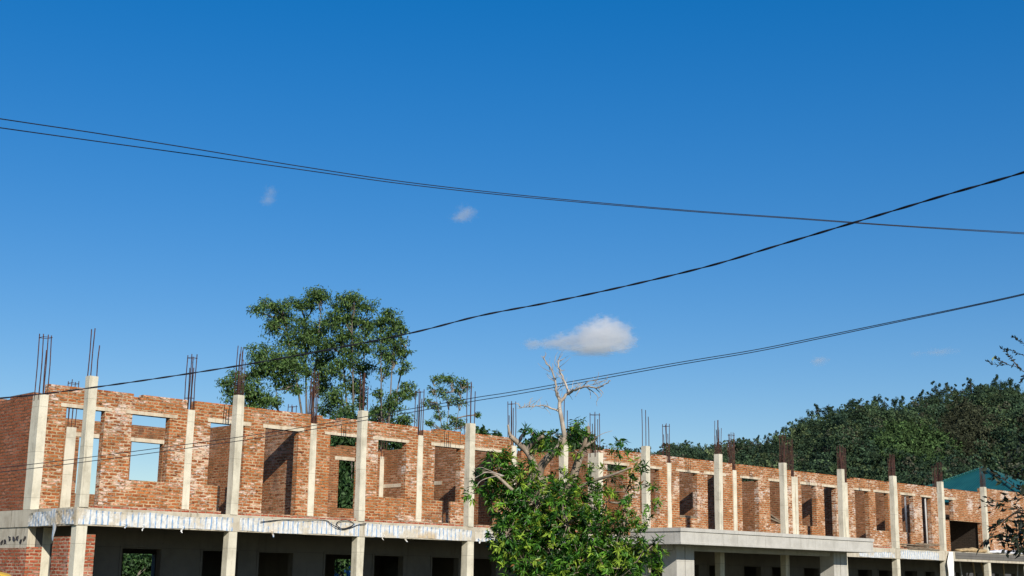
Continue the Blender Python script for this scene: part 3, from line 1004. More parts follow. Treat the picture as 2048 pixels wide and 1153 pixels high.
# bare, dead wood
d = MB(); tm = m; LS = .55; dead_pts = []
limb(d, [(1130, 877, -.05), (1126, 855, -.1), (1122, 832, -.1), (1119, 815, -.1), (1120, 800, -.1)], .075, .052)
limb(d, [(1120, 803, -.1), (1113, 788, -.15), (1111, 765, -.15), (1104, 742, -.1), (1094, 728, -.05), (1086, 712, 0)], .045, .012, wob=.006)
limb(d, [(1119, 806, -.1), (1134, 788, .0), (1136, 780, .0), (1126, 757, .05), (1118, 738, .05), (1116, 720, .05)], .05, .02, wob=.006)
limb(d, [(1135, 788, 0), (1150, 780, -.2), (1172, 774, -.4), (1196, 776, -.6), (1212, 768, -.7), (1221, 761, -.75)], .045, .012, wob=.006)
limb(d, [(1117, 822, -.1), (1098, 815, -.05), (1076, 812, .05), (1052, 815, .1), (1036, 816, .1)], .03, .008, wob=.006)
for (u0, v0, z0_, u1, v1, z1_) in ((1121, 800, -.1, 1111, 765, -.15), (1111, 765, -.15, 1090, 722, 0), (1134, 786, 0, 1118, 740, .05), (1118, 738, .05, 1116, 722, .05), (1140, 786, -.1, 1172, 774, -.4), (1172, 774, -.4, 1219, 762, -.7), (1115, 822, -.1, 1076, 812, .05), (1076, 812, .05, 1038, 816, .1)):
    for _ in range(7):
        f = rng.random(); a = np.array((u0 + (u1 - u0) * f, v0 + (v1 - v0) * f, z0_ + (z1_ - z0_) * f))
        L_ = rng.uniform(7, 19); th = rng.uniform(-2.8, -.3) if rng.random() < .75 else rng.uniform(.3, 2.6)
        b_ = a + (L_ * math.cos(th), L_ * math.sin(th), rng.normal(0, .08)); c_ = b_ + (L_ * .7 * math.cos(th + rng.normal(0, .6)), L_ * .7 * math.sin(th + rng.normal(0, .6)), rng.normal(0, .05))
        limb(d, [tuple(a), tuple(b_), tuple(c_)], .0105, .0035, 3, 4)
tw = [[(1104, 742, -.1), (1106, 732, -.1), (1105, 727, -.1)], [(1094, 728, -.05), (1090, 722, 0), (1082, 712, 0)], [(1088, 716, 0), (1092, 709, 0), (1090, 705, 0)], [(1113, 788, -.15), (1107, 770, -.1)], [(1116, 721, .05), (1121, 714, .1), (1126, 707, .1)],
      [(1116, 722, .05), (1124, 720, .1), (1130, 716, .1)], [(1118, 738, .05), (1126, 742, .1), (1129, 739, .1)], [(1160, 778, -.3), (1176, 764, -.35), (1190, 762, -.4), (1206, 764, -.4)], [(1172, 774, -.4), (1190, 787, -.5), (1196, 796, -.5), (1193, 805, -.5), (1194, 813, -.5)],
      [(1190, 776, -.5), (1203, 790, -.6), (1196, 797, -.6)], [(1196, 776, -.6), (1205, 785, -.6), (1206, 789, -.6)], [(1150, 780, -.2), (1158, 770, -.2), (1166, 768, -.2)], [(1136, 786, 0), (1146, 775, 0), (1162, 766, 0)],
      [(1172, 774, -.4), (1180, 783, -.4), (1181, 798, -.4)], [(1160, 778, -.3), (1150, 795, -.3)], [(1058, 814, .1), (1061, 800, .1), (1066, 796, .1)], [(1048, 815, .1), (1050, 806, .1)], [(1040, 816, .1), (1036, 808, .1), (1030, 807, .1)],
      [(1070, 812, .05), (1060, 820, .05)], [(1021, 873, .1), (1017, 860, .1), (1019, 846, .1)], [(1110, 755, -.15), (1101, 760, -.1)], [(1177, 853, .25), (1176, 845, .25)], [(1165, 890, .2), (1150, 882, .2)], [(1185, 880, .2), (1205, 868, .1), (1225, 862, .1)]]
for p in tw: limb(d, p, .016, .005, 4, 5)
limb(d, [(1021, 873, .1), (1018, 862, .1), (1016, 850, .1)], .05, .03)
d.build('dead_branches', 'dead', T, smooth=True)
d = MB()
for p in ([(1008, 952, -.42), (975, 945, -.6), (958, 952, -.6), (940, 962, -.7)], [(1008, 952, -.42), (985, 954, -.55), (962, 962, -.6), (952, 975, -.7)], [(1008, 952, -.42), (985, 944, -.5), (962, 935, -.6), (948, 940, -.6)]):
    limb(d, p, .017, .005, 4, 5)
d.build('bare_twigs', 'dead', T, smooth=True)

# crown: sprays of leaves
BL = [(1040, 960, 45, 1.0), (1000, 935, 36, 1.0), (975, 965, 34, .9), (945, 985, 20, .5), (1020, 1000, 55, 1.1), (1075, 1000, 55, 1.1), (1090, 965, 28, .7), (1130, 985, 40, .9), (1135, 1040, 60, 1.2),
      (1060, 1060, 60, 1.2), (1015, 1065, 45, 1.0), (1190, 1060, 60, 1.1), (1230, 1100, 55, 1.1), (1110, 1110, 60, 1.2), (1050, 1125, 50, 1.1), (1170, 1130, 60, 1.2), (1290, 1100, 40, .9), (1318, 1112, 18, .5),
      (1250, 1040, 42, .75), (1290, 1050, 28, .55), (1215, 1000, 42, .6), (1180, 985, 34, .6), (1255, 980, 36, .45), (1300, 1000, 22, .4), (1310, 980, 16, .35), (1270, 935, 24, .5), (1240, 895, 20, .7), (1238, 880, 12, .6), (1220, 940, 24, .4), (1285, 940, 12, .4),
      (1050, 862, 11, .6), (1062, 870, 12, .5), (1085, 872, 16, .8), (1080, 895, 22, .7), (1150, 848, 18, .8), (1140, 872, 24, .9), (1165, 870, 16, .6), (1115, 870, 16, .6), (1105, 895, 20, .6), (1150, 900, 18, .5), (1015, 915, 22, .8), (1185, 940, 22, .5), (1120, 945, 22, .5),
      (1000, 1090, 30, .8), (1010, 1118, 22, .5), (1060, 925, 20, .5), (1250, 1130, 50, .9), (1130, 1160, 60, 1.1), (1050, 1165, 45, .8), (1220, 1165, 60, 1.0), (1300, 1145, 22, .5)]
WP, WD, WB_, blob_c = [], [], [], []
tg = tm
for bi, (u, v, r, dens) in enumerate(BL):
    R = r * PXM
    cen = tp(u, v, rng.uniform(-.25, .25) - .003 * max(0, v - 950))
    n = max(4, int(dens * (33 if u < 1195 else 22) * (r / 30) ** 2))
    q = norm(rng.normal(size=(n, 3))) * (rng.uniform(.1, 1, (n, 1)) ** .45) * R
    q[:, 2] *= .9
    P = cen + q
    WP.append(P); WD.append(norm(q / R * .8 + rng.normal(0, .35, (n, 3)) + np.array((0, 0, .35)))); WB_.append(np.full(n, bi))
    blob_c.append(cen)
    for i in range(0, n, 4):                       # twigs inside the crown
        a = cen + (P[i] - cen) * .1 + (0, 0, -.10 * R); b = (a + P[i]) / 2 + rng.normal(0, .03, 3)
        tg.tube([a, b, P[i]], [.010, .007, .004], 4, False)
tg.build('trunk', 'bark', T, smooth=True)
WP, WD = np.concatenate(WP), np.concatenate(WD)
nl = 12
n = len(WP)
ax = np.repeat(WD, nl, 0)
side = norm(np.cross(ax, rng.normal(size=ax.shape)))
spread = rng.uniform(.55, 1.25, (len(ax), 1))
dirs = norm(ax * np.cos(spread) + side * np.sin(spread) + np.array((0, 0, -.42)))
P0 = np.repeat(WP, nl, 0) + ax * rng.uniform(-.05, .03, (len(ax), 1))
per_w = np.repeat(pal(n, [(.018, .065, .009), (.042, .135, .016), (.10, .235, .025), (.25, .36, .04)], [3, 4, 4, 2.6], .18), nl, 0)
col = np.clip(per_w * (1 + rng.normal(0, .2, (len(ax), 1))), .004, .6)
br_ = rng.random(len(ax)) < .012
col[br_] = (.26, .11, .03)
V, F, tt = leaves(P0, dirs, rng.uniform(.06, .145, len(ax)), rng.uniform(.018, .035, len(ax)), col, fold=.22, nrm=norm(ax * .5 + np.array((0, -.25, .8)) + rng.normal(0, .45, ax.shape)))
np_mesh('crown', V, F, tt, 'leaf', T)

# small dark bird on the left limb
m = MB()
b0 = tp(1039.5, 882.5, .12)
ax_ = np.array((.35, -.1, .93)); ax_ /= np.linalg.norm(ax_)
pr = [(-.05, .008), (-.02, .012), (.01, .026), (.045, .034), (.075, .028), (.095, .021), (.112, .023), (.126, .016), (.136, .005), (.15, .002)]
m.tube([b0 + ax_ * t + np.array((.3 * max(0, t - .09), -.2 * max(0, t - .09), 0)) for t, r in pr], [r for t, r in pr], 9)
thing(m, 'bird', 'bird', 'small dark bird perched on the left bare limb of the leafy tree', 'bird', smooth=True)

# ------------------------------------------------------------------ tall trees behind the building
def far_tree(name, ub, D, blobs, label, group=None, lean=0, leafsz=(.25, .08), dens=1.0, cols=None, wts=None, trunk_r=.22, forks=None, sub=9):
    k = D / 2678.3
    b = at(ub, 1000, D); b[2] = 0
    t = empty(name, b, label, 'tree', group)
    m = MB()
    Ps, Ds, Ns = [], [], []
    top = min(v for u, v, r in blobs)
    cens = [at(u, v, D + rng.uniform(-.5, .5) * r * k * 1.4) for u, v, r in blobs]
    hub = at(ub, max(min(860, max(v for u, v, r in blobs) + 10), top + 8), D)
    # a few stems rise and fork; every leaf clump hangs on one of them
    ns_ = max(2, len(blobs) // 6)
    us = np.array([q_[0] for q_ in blobs]); order = np.argsort(us)
    for grp in np.array_split(order, ns_):
        gu = float(np.mean(us[grp])); gv = float(np.min([blobs[i][1] for i in grp])); gm = float(np.max([blobs[i][1] for i in grp]))
        hd = D + rng.uniform(-1, 1)
        tipp = at(gu + rng.normal(0, 6), gv + 12, hd)
        low_ = b + (hub - b) * rng.uniform(.15, .4)
        mid = low_ * .5 + tipp * .5 + (b - tipp) * np.array((.10, .10, 0)) + np.append(rng.normal(0, .25, 2), 0)
        stem = spline([low_, mid, tipp], 9)
        r0 = trunk_r * .55
        m.tube(stem, [r0 * (1 - .88 * i / (len(stem) - 1)) for i in range(len(stem))], 6)
        for i in grp:
            (u, v, r), c = blobs[i], cens[i]
            R = r * k
            zs = [abs(p_[2] - (c[2] - R * 1.2)) for p_ in stem]
            a0 = stem[int(np.argmin(zs))]
            if np.linalg.norm(a0 - c) > 7: a0 = a0 * .6 + c * .4 - (0, 0, R)
            br = spline([a0, (a0 + c) / 2 + (0, 0, -.12 * R) + rng.normal(0, .1, 3), c], 4)
            m.tube(br, [.055 - .035 * j / (len(br) - 1) for j in range(len(br))], 5)
            nsb = max(6, int(sub * 1.15 * (r / 18) ** 1.2))
            q = norm(rng.normal(size=(nsb, 3))) * (rng.uniform(.15, 1, (nsb, 1)) ** .5) * R * np.array((1.1, 1.1, .9))
            for s_ in q:
                p = c + s_
                a1 = br[rng.integers(1, len(br))]
                m.tube([a1, (a1 + p) / 2 + (0, 0, -.05 * R), p], [.03, .02, .008], 4, False)
                rr = R * rng.uniform(.28, .52)
                nn = int(dens * 64 * max(.35, (rr / .3) ** 1.2))
                g = rng.normal(size=(nn, 3)) * rr * rng.uniform(.5, .95) * np.array((1.25, 1.25, .8))
                Ps.append(p + g); Ds.append(norm(rng.normal(size=(nn, 3)) * .8 + np.array((0, 0, -.6))))
                Ns.append(norm(norm(g) * .6 + norm(s_) * .6 + rng.normal(0, .75, (nn, 3)) + np.array((0, 0, .2))))
    m.tube([b + (0, 0, -.2), (b + hub) / 2, hub * .8 + b * .2], [trunk_r, trunk_r * .8, trunk_r * .4], 8)
    m.build('trunk', 'gum_bark', t, smooth=True)
    P, Dd = np.concatenate(Ps), np.concatenate(Ds)
    n = len(P)
    col = pal(n, cols or [(.044, .090, .024), (.082, .155, .040), (.15, .23, .065)], wts or [4, 4, 2], .2)
    V, F, tt = leaves(P, Dd, rng.uniform(.7, 1.2, n) * leafsz[0], rng.uniform(.7, 1.2, n) * leafsz[1], col, nrm=np.concatenate(Ns))
    np_mesh('crown', V, F, tt, 'gum_leaf', t)
    return t


far_tree('tall_tree', 590, 86, [(455, 765, 14), (470, 790, 20), (480, 752, 16), (500, 775, 22), (510, 745, 18), (520, 812, 22), (545, 800, 20), (475, 822, 18), (500, 800, 18), (540, 722, 30), (520, 705, 20), (575, 735, 26), (560, 760, 20), (590, 770, 16)],
         'lowest, leftmost bushy tree of the tall clump behind the brick wall', 'tall clump of trees', trunk_r=.2)
far_tree('tall_tree', 628, 90, [(632, 583, 17), (628, 602, 20), (645, 598, 14), (600, 612, 14), (585, 603, 12), (560, 615, 18), (535, 612, 16), (515, 622, 14), (570, 640, 20), (548, 650, 20), (600, 655, 22), (620, 680, 24), (575, 680, 18), (640, 655, 18), (590, 700, 20), (640, 715, 24), (650, 745, 18), (610, 735, 20), (640, 775, 18)],
         'highest tree of the clump, round tuft on top and a long arm leftwards', 'tall clump of trees', trunk_r=.26)
far_tree('tall_tree', 697, 88, [(690, 600, 20), (710, 605, 20), (735, 612, 16), (675, 615, 14), (665, 640, 18), (690, 640, 22), (725, 640, 20), (745, 655, 14), (680, 670, 22), (715, 680, 22), (655, 690, 18), (735, 690, 16), (700, 715, 22), (675, 740, 20), (725, 735, 18), (705, 770, 22), (670, 790, 22), (690, 815, 20), (720, 800, 16), (650, 820, 16)],
         'broad domed tree in the middle right of the tall clump', 'tall clump of trees', trunk_r=.24)
far_tree('tall_tree', 767, 84, [(772, 630, 16), (785, 645, 16), (760, 650, 16), (800, 660, 16), (770, 675, 20), (795, 690, 18), (812, 705, 12), (765, 705, 16), (785, 720, 18), (805, 735, 14), (770, 745, 14), (815, 770, 14), (800, 790, 16), (820, 790, 10), (785, 810, 18), (765, 830, 20), (800, 835, 18), (745, 830, 16), (760, 790, 12)],
         'rightmost, slimmer tree of the tall clump with a rounded head', 'tall clump of trees', trunk_r=.2)
far_tree('tall_tree', 893, 95, [(875, 760, 12), (890, 755, 10), (868, 778, 10), (905, 765, 13), (922, 765, 12), (930, 772, 9), (885, 780, 10), (915, 785, 10), (897, 800, 13), (915, 805, 12), (872, 812, 11), (856, 806, 8), (880, 832, 12), (908, 838, 12), (925, 850, 10), (860, 845, 8), (955, 830, 4), (890, 858, 12)],
         'small airy tree standing alone right of the tall clump', dens=.8, trunk_r=.14, sub=7)
# lower trees just behind the rear wall
low = [(690, 64, [(690, 880, 45), (670, 940, 45), (710, 960, 45), (690, 1010, 45), (700, 1060, 40), (680, 1110, 30)], 'dark green tree filling the rear window beside the third bare column'),
       (280, 84, [(262, 1130, 26), (285, 1122, 24), (310, 1135, 26), (275, 1150, 26), (250, 1150, 20), (300, 1155, 26)], 'low tree seen through the ground floor opening at the left'),
       (975, 70, [(955, 862, 8), (970, 868, 10), (990, 872, 9), (945, 872, 9), (965, 884, 14), (1000, 885, 12)], 'dark low treetop just above the wall right of the last bare column'),
       (1085, 60, [(1080, 895, 22), (1060, 905, 18), (1105, 900, 24), (1090, 930, 28), (1120, 925, 24)], 'dense dark tree behind the stair gap, left of the bare column there'),
       (1150, 62, [(1145, 890, 22), (1165, 885, 18), (1155, 915, 26), (1180, 905, 18)], 'dense dark tree behind the stair gap, right of the bare column there'),
       (785, 75, [(770, 885, 14), (795, 880, 14), (805, 895, 14), (780, 900, 16), (760, 895, 12)], 'dark bushy tree showing through the top of the window right of the third column'),
       (720, 70, [(690, 1125, 16), (715, 1118, 14), (670, 1130, 16), (700, 1140, 18)], 'bush above the blue metal fence, seen through the ground floor')]
for ub, D, bl_, lb in low:
    far_tree('bushy_tree', ub, D, bl_, lb, leafsz=(.28, .13), dens=1.1, cols=[(.02, .05, .015), (.035, .08, .022), (.06, .12, .035)], trunk_r=.14)

# ------------------------------------------------------------------ wooded hill
RU = [1000, 1100, 1200, 1260, 1310, 1340, 1380, 1440, 1480, 1520, 1560, 1620, 1640, 1690, 1740, 1810, 1880, 1950, 2005, 2048, 2200, 2500]
RV = [925, 905, 889, 886, 893, 884, 888, 878, 872, 862, 845, 835, 828, 801, 796, 783, 771, 763, 758, 764, 745, 735]
# the skyline includes treetops about 8 m tall
D0, D1 = 210.0, 430.0
AU = np.arctan((np.array(RU) - 1024) / FPX)


def hz(az, t):
    """hill height at azimuth az (from the view axis) and fraction t of the way to the crest"""
    u = 1024 + FPX * math.tan(az)
    v = np.interp(u, RU, RV)
    p = at(u, v, D1)
    zr = p[2] - 6.0
    if t <= 1: s = t * t * (3 - 2 * t) * .35 + t * .65
    else: s = 1 - (t - 1) * .6
    bump_ = 1.8 * math.sin(az * 60 + t * 7) + 1.4 * math.sin(az * 140 - t * 11)
    return zr * s + bump_ * min(1, t) * (1 - .6 * abs(t - .5))


def hpos(az, t):
    D = D0 + (D1 - D0) * t
    yaw = YAW + az
    return np.array((CAM[0] + D * math.sin(yaw), CAM[1] + D * math.cos(yaw), hz(az, t)))


m = MB(); na, ntt = 90, 26
az0, az1 = AU[0] - .25, AU[-1] + .15
AZ = np.linspace(az0, az1, na); TT = np.linspace(0, 1.5, ntt)
G = [[hpos(a, t) - (0, 0, .5 if t < .02 else 0) for t in TT] for a in AZ]
m.v = [tuple(p) for row in G for p in row]
for i in range(na - 1):
    for j in range(ntt - 1):
        m.f.append((i * ntt + j, (i + 1) * ntt + j, (i + 1) * ntt + j + 1, i * ntt + j + 1)); m.uv.append(None)
hl = m.build('hill', 'hillsoil', smooth=True)
tag(hl, kind='structure')


def tree_template(kind, n):
    """crown of a hill tree as leaf sprays round a unit height; returns P, D"""
    P, Dd, Nn = [], [], []
    if kind == 'round':
        k = 9
        cs = np.c_[rng.normal(0, .22, k), rng.normal(0, .22, k), rng.uniform(.35, .85, k)]
        rs = rng.uniform(.14, .26, k)
    elif kind == 'pine':
        k = 10
        cs = np.c_[rng.normal(0, .16, k), rng.normal(0, .16, k), np.linspace(.42, .97, k)]
        rs = np.linspace(.20, .09, k)
    else:
        k = 6
        cs = np.c_[rng.normal(0, .17, k), rng.normal(0, .17, k), rng.uniform(.6, .95, k)]
        rs = rng.uniform(.10, .19, k)
    for c, r in zip(cs, rs):
        q = norm(rng.normal(size=(n // k, 3)))
        P.append(c + q * r * rng.uniform(.55, 1.05, (n // k, 1)) * np.array((1, 1, .75)))
        Dd.append(norm(np.cross(q, rng.normal(size=q.shape)) + q * .25)); Nn.append(norm(q + rng.normal(0, .35, q.shape) + np.array((0, 0, .15))))
    return np.concatenate(P), np.concatenate(Dd), np.concatenate(Nn)


TPL = [tree_template(k, n) for k, n in (('round', 117), ('round', 117), ('round', 126), ('pine', 110), ('pine', 110), ('airy', 84))]
GREENS = 1.45 * np.array([(.018, .034, .019), (.026, .045, .023), (.036, .057, .026), (.020, .036, .023), (.050, .068, .030), (.044, .046, .030)])


def quadleaf(P, Dd, L, W, col, Nn):
    V, F, tt = leaves(P - Dd * np.reshape(L, (-1, 1)) * .5, Dd, L, W, col, fold=.1, nrm=Nn)
    return V, F, tt


parts = []
cnt = 0
ngr = 0
while ngr < 12000:
    az = rng.uniform(AU[0] - .02, AU[-1] - .02); t = rng.uniform(.28, .985)
    ngr += 1
    p = hpos(az, t)
    u = 1024 + FPX * math.tan(az)
    h = rng.choice([rng.uniform(2.0, 3.4), rng.uniform(2.8, 4.6), rng.uniform(4.6, 6.6)], p=[.45, .4, .15]) * (1 if t < .9 else .8)
    # lighter scrub patch and brownish patch
    d_ = p - CAM; v = 576.5 - FPX * ((d_ @ _U) / (d_ @ _F))
    g = GREENS[rng.choice(6, p=[.24, .26, .2, .14, .10, .06])]
    if ((u - 1835) / 85) ** 2 + ((v - 915) / 42) ** 2 < rng.uniform(.6, 1.2): g = np.array((.058, .102, .034)) * rng.uniform(.7, 1.2)
    elif ((u - 1940) / 70) ** 2 + ((v - 890) / 60) ** 2 < rng.uniform(.4, 1.1): g = np.array((.048, .054, .030))
    kind = rng.choice(6, p=[.18, .18, .18, .2, .18, .08])
    tP, tD, tN = TPL[kind]
    ang = rng.uniform(0, 6.28); ca, sa = math.cos(ang), math.sin(ang)
    Rm = np.array(((ca, -sa, 0), (sa, ca, 0), (0, 0, 1)))
    wsc = rng.uniform(.8, 1.15)
    P = (tP @ Rm.T) * np.array((h * wsc, h * wsc, h)) + p
    Dd = tD @ Rm.T
    n = len(P)
    col = np.clip(g * (1 + rng.normal(0, .22, (n, 1))) * rng.uniform(.5, 1.6), .004, .5)
    parts.append(quadleaf(P, Dd, rng.uniform(.07, .13, n) * h, rng.uniform(.055, .10, n) * h, col, tN @ Rm.T))
V, F, tt = merge(parts)
o = np_mesh('hillside_woods', V, F, tt, 'hill_leaf')
tag(o, 'dense dark green woods covering the hillside behind the building', 'woods', kind='stuff')

# trees that stand out on the skyline of the hill
protos = []
for q in range(4):
    kind = ('pine', 'airy', 'round', 'pine')[q]
    tP, tD, tN = tree_template(kind, (420, 360, 460, 400)[q])
    h = 7.2
    e = empty('hill_tree', (0, 0, 0), 'dark tree standing out against the sky on the crest of the wooded hill', 'tree', 'trees on the crest of the hill')
    n = len(tP)
    col = np.clip(np.array((.022, .044, .022)) * (1 + rng.normal(0, .25, (n, 1))), .004, .5)
    V, F, tt = quadleaf(tP * np.array((h * .62, h * .62, h)), tD, rng.uniform(.34, .6, n), rng.uniform(.22, .36, n), col, tN)
    np_mesh('crown', V, F, tt, 'hill_leaf', e)
    m = MB(); m.tube([(0, 0, -.6), (.1, 0, h * .5), (0, .05, h * .93)], [.2, .14, .04], 6)
    for s in range(8):
        zz = h * rng.uniform(.4, .85); a = rng.uniform(0, 6.28); L = rng.uniform(.8, 1.9)
        m.tube([(0, 0, zz), (L * math.cos(a), L * math.sin(a), zz + L * .5)], [.06, .02], 4)
    m.build('trunk', 'dark_bark', e)
    protos.append(e)
uu = [1205, 1222, 1258, 1283, 1300, 1352, 1366, 1377, 1401, 1424, 1443, 1462, 1486, 1504, 1519, 1540, 1558, 1572, 1588, 1610, 1628, 1642, 1663, 1676, 1694, 1708, 1722, 1746, 1760, 1776, 1796, 1812, 1838, 1851, 1870, 1882, 1903, 1918, 1943, 1952, 1968, 1984, 2003, 2014, 2033, 2046]
used = set()
for i, u in enumerate(uu):
    q = int(rng.integers(0, 4))
    az = math.atan((u - 1024) / FPX)
    p = hpos(az, 1.0 + rng.uniform(-.03, .0))
    sc = rng.uniform(.62, 1.05) * (.8 if u < 1450 else 1.0)
    if q not in used:
        o = protos[q]; used.add(q)
        o.location = tuple(p); o.rotation_euler = (0, 0, rng.uniform(0, 6)); o.scale = (sc,) * 3
    else:
        copy_tree(protos[q], p, rng.uniform(0, 6), sc)

# ------------------------------------------------------------------ overhead lines
def cable(name, px, r, label, group=None, twist=0.0):
    """px: (u, v, distance)"""
    pts = spline([at(u, v, D) for u, v, D in px], 8)
    # the lines run on to poles well outside the picture
    e0 = pts[0] - pts[2]; e1 = pts[-1] - pts[-3]
    e0 = e0 / np.linalg.norm(e0); e1 = e1 / np.linalg.norm(e1)
    pts = [pts[0] + e0 * q for q in (24, 16, 8)] + pts + [pts[-1] + e1 * q for q in (8, 16, 24)]
    m = MB()
    if twist:
        dense = spline(pts, 5)
        # resample evenly, then lay two strands round each other
        seg = np.r_[0, np.cumsum([np.linalg.norm(b - a) for a, b in zip(dense, dense[1:])])]
        s = np.arange(0, seg[-1], .07)
        D3 = np.array(dense)
        Pn = np.c_[[np.interp(s, seg, D3[:, k]) for k in range(3)]].T
        tg_ = norm(np.gradient(Pn, axis=0))
        sd_ = norm(np.cross(tg_, (0, 0, 1.0))); up = np.cross(sd_, tg_)
        ph = 2 * math.pi * s / twist
        for o_ in (0, math.pi):
            off = (sd_ * np.cos(ph + o_)[:, None] + up * np.sin(ph + o_)[:, None]) * r * 1.0
            m.tube(list(Pn + off), r, 6)
    else:
        m.tube(pts, r, 6)
    return thing(m, name, 'wire', label, 'cable', group, smooth=True)


def prof(px, dl, dr):
    us = [p[0] for p in px]
    return [(u, v, dl + (dr - dl) * (u - us[0]) / (us[-1] - us[0])) for u, v in px]


cable('power_line', prof([(-260, 198), (0, 238), (200, 268), (400, 300), (600, 333), (800, 363), (1000, 386.5), (1200, 406), (1400, 423), (1600, 437), (1800, 451.5), (2048, 466), (2300, 480)], 17, 30), .0075, 'upper of the two thin wires sloping down from the upper left', 'pair of thin upper wires')
cable('power_line', prof([(-260, 219), (0, 256), (200, 284), (400, 311.5), (600, 339.5), (800, 367.5), (1000, 390), (1200, 408.5), (1400, 425), (1600, 438.8), (1800, 453), (2048, 468.3), (2300, 482)], 17.1, 30.1), .0075, 'lower of the two thin wires sloping down from the upper left', 'pair of thin upper wires')
cable('twisted_cable', prof([(-250, 815), (0, 797), (190, 775), (440, 738), (640, 703), (820, 667), (960, 632), (1100, 605), (1250, 573), (1420, 532), (1560, 490), (1700, 448), (1810, 415), (1900, 388), (2048, 345), (2280, 270)], 27, 15), .0078, 'thick twisted black cable climbing from the brick corner to the right edge', twist=.9)
cable('power_line', prof([(-200, 957), (55, 930), (300, 899), (550, 864), (800, 822), (946, 796.5), (1050, 780), (1340, 728.5), (1500, 702), (1628, 676.5), (1805, 640), (1930, 614), (2048, 588), (2280, 533)], 26, 19), .0065, 'upper of the two thin wires crossing in front of the brick wall', 'pair of thin lower wires')
cable('power_line', prof([(-200, 965), (55, 938.5), (300, 907), (550, 871.5), (800, 829), (946, 803), (1050, 786), (1340, 733), (1500, 706), (1628, 680), (1805, 642.5), (1930, 616), (2048, 590), (2280, 535)], 26.05, 19.05), .0065, 'lower of the two thin wires crossing in front of the brick wall', 'pair of thin lower wires')

# ------------------------------------------------------------------ dark twigs of a near tree at the right edge
ND = 8.5
rb = at(2330, 1100, ND + 1); rb[2] = 0
N = empty('near_tree', rb, 'near tree whose dark leafy twigs reach in from the right edge', 'tree')
m = MB()


def ntw(px, r0, r1, dd=0.0):
    if px[0][0] > 2100 and px[0][0] < 2290: px = [(2308, px[0][1] + 45, .87)] + px
    pts = spline([at(u, v, ND + d_) for u, v, d_ in px], 5)
    m.tube(pts, [(r0 + (r1 - r0) * min(1, 1.5 * i / (len(pts) - 1))) * .6 for i in range(len(pts))], 6)
    return pts


trk = [tuple(rb + (0, 0, -.1)), tuple(rb + (0, 0, 1.2)), tuple(at(2320, 950, ND + .9)), tuple(at(2300, 700, ND + .8)), tuple(at(2280, 500, ND + .8))]
trk.append(tuple(at(2290, 330, ND + .9)))
m.tube(spline(trk, 5), (.10 * (1 - np.linspace(0, .93, 26)) ** .8).tolist(), 8)
extra = []
for q_ in range(26):                                    # the rest of the crown, outside the frame
    v0 = rng.uniform(380, 1080); a = at(2290 + rng.normal(0, 6), v0, ND + .85)
    side_ = rng.choice([-1, 1, 1, 1])
    b_ = at(2290 + (rng.uniform(60, 150) if side_ < 0 else rng.uniform(100, 420)) * side_, v0 - rng.uniform(20, 120), ND + rng.uniform(-.2, 2.2))
    e_ = spline([a, a * .5 + b_ * .5 + (0, 0, .06), b_], 5)
    m.tube(e_, np.linspace(.018, .004, len(e_)).tolist(), 5); extra.append(e_)
tw1 = [ntw(p, .008, .0018) for p in (
    [(2310, 820, .9), (2180, 790, .5), (2090, 765, .2), (2048, 744, .1), (2034, 734, .1), (2013, 730, .0), (1992, 730, .0), (1973, 722, .0)],
    [(2040, 738, .1), (2026, 722, .1), (2014, 706, .1), (2004, 697, .1)], [(2150, 755, .4), (2080, 725, .2), (2046, 711, .1), (2024, 702, .1), (2012, 700, .1)],
    [(2160, 740, .4), (2090, 710, .2), (2052, 690, .1), (2036, 680, .1), (2026, 674, .1)], [(2014, 728, 0), (2000, 722, 0), (1993, 717, 0)], [(2052, 746, .1), (2046, 756, .1), (2041, 766, .1)])]
tw2 = [ntw(p, .012, .003) for p in (
    [(2315, 1060, .9), (2180, 1030, .4), (2090, 1003, .1), (2048, 985, 0), (2010, 962, -.1), (1985, 946, -.1), (1966, 934, -.1)],
    [(2180, 1010, .4), (2090, 960, .2), (2040, 950, .1), (2005, 957, .0), (1985, 950, .0)],
    [(2310, 1100, .9), (2160, 1080, .3), (2080, 1060, .1), (2030, 1060, .0), (1995, 1070, -.1), (1962, 1088, -.1)],
    [(2200, 1080, .4), (2090, 1040, .1), (2040, 1020, .0), (2000, 1012, -.1), (1968, 1014, -.1)],
    [(2150, 1075, .3), (2070, 1075, .1), (2010, 1068, .0), (1985, 1075, 0)], [(2040, 1020, 0), (2010, 1040, 0), (1985, 1062, 0), (1972, 1096, 0)],
    [(2120, 930, .3), (2070, 905, .1), (2030, 900, 0), (2010, 908, 0)], [(2130, 960, .3), (2080, 985, .1), (2030, 1000, 0), (1990, 1002, 0), (1975, 1000, 0)],
    [(2170, 1090, .3), (2090, 1095, .1), (2030, 1100, 0), (2000, 1108, 0)])]
m.build('trunk', 'dark_bark', N, smooth=True)
Ps, Ds, Ls = [], [], []
for p in tw1:                                           # nearly bare upper twigs: buds and tiny leaves
    for a, b in zip(p[len(p) // 4:], p[len(p) // 4 + 1:]):
        for _ in range(2):
            f = rng.random(); Ps.append(a * (1 - f) + b * f); Ds.append(norm((b - a) / np.linalg.norm(b - a) + rng.normal(0, .7, 3))); Ls.append(rng.uniform(.014, .030))
for p in tw2:
    L = len(p)
    for i in range(L // 5, L - 1):
        for _ in range(2 if p[i][2] > 0 and i < L * .75 else 1):
            f = rng.random(); q = p[i] * (1 - f) + p[i + 1] * f + rng.normal(0, .012, 3)
            Ps.append(q); Ds.append(norm((p[i + 1] - p[i]) / np.linalg.norm(p[i + 1] - p[i]) * .6 + rng.normal(0, .6, 3) + (0, 0, -.25))); Ls.append(rng.uniform(.028, .06))
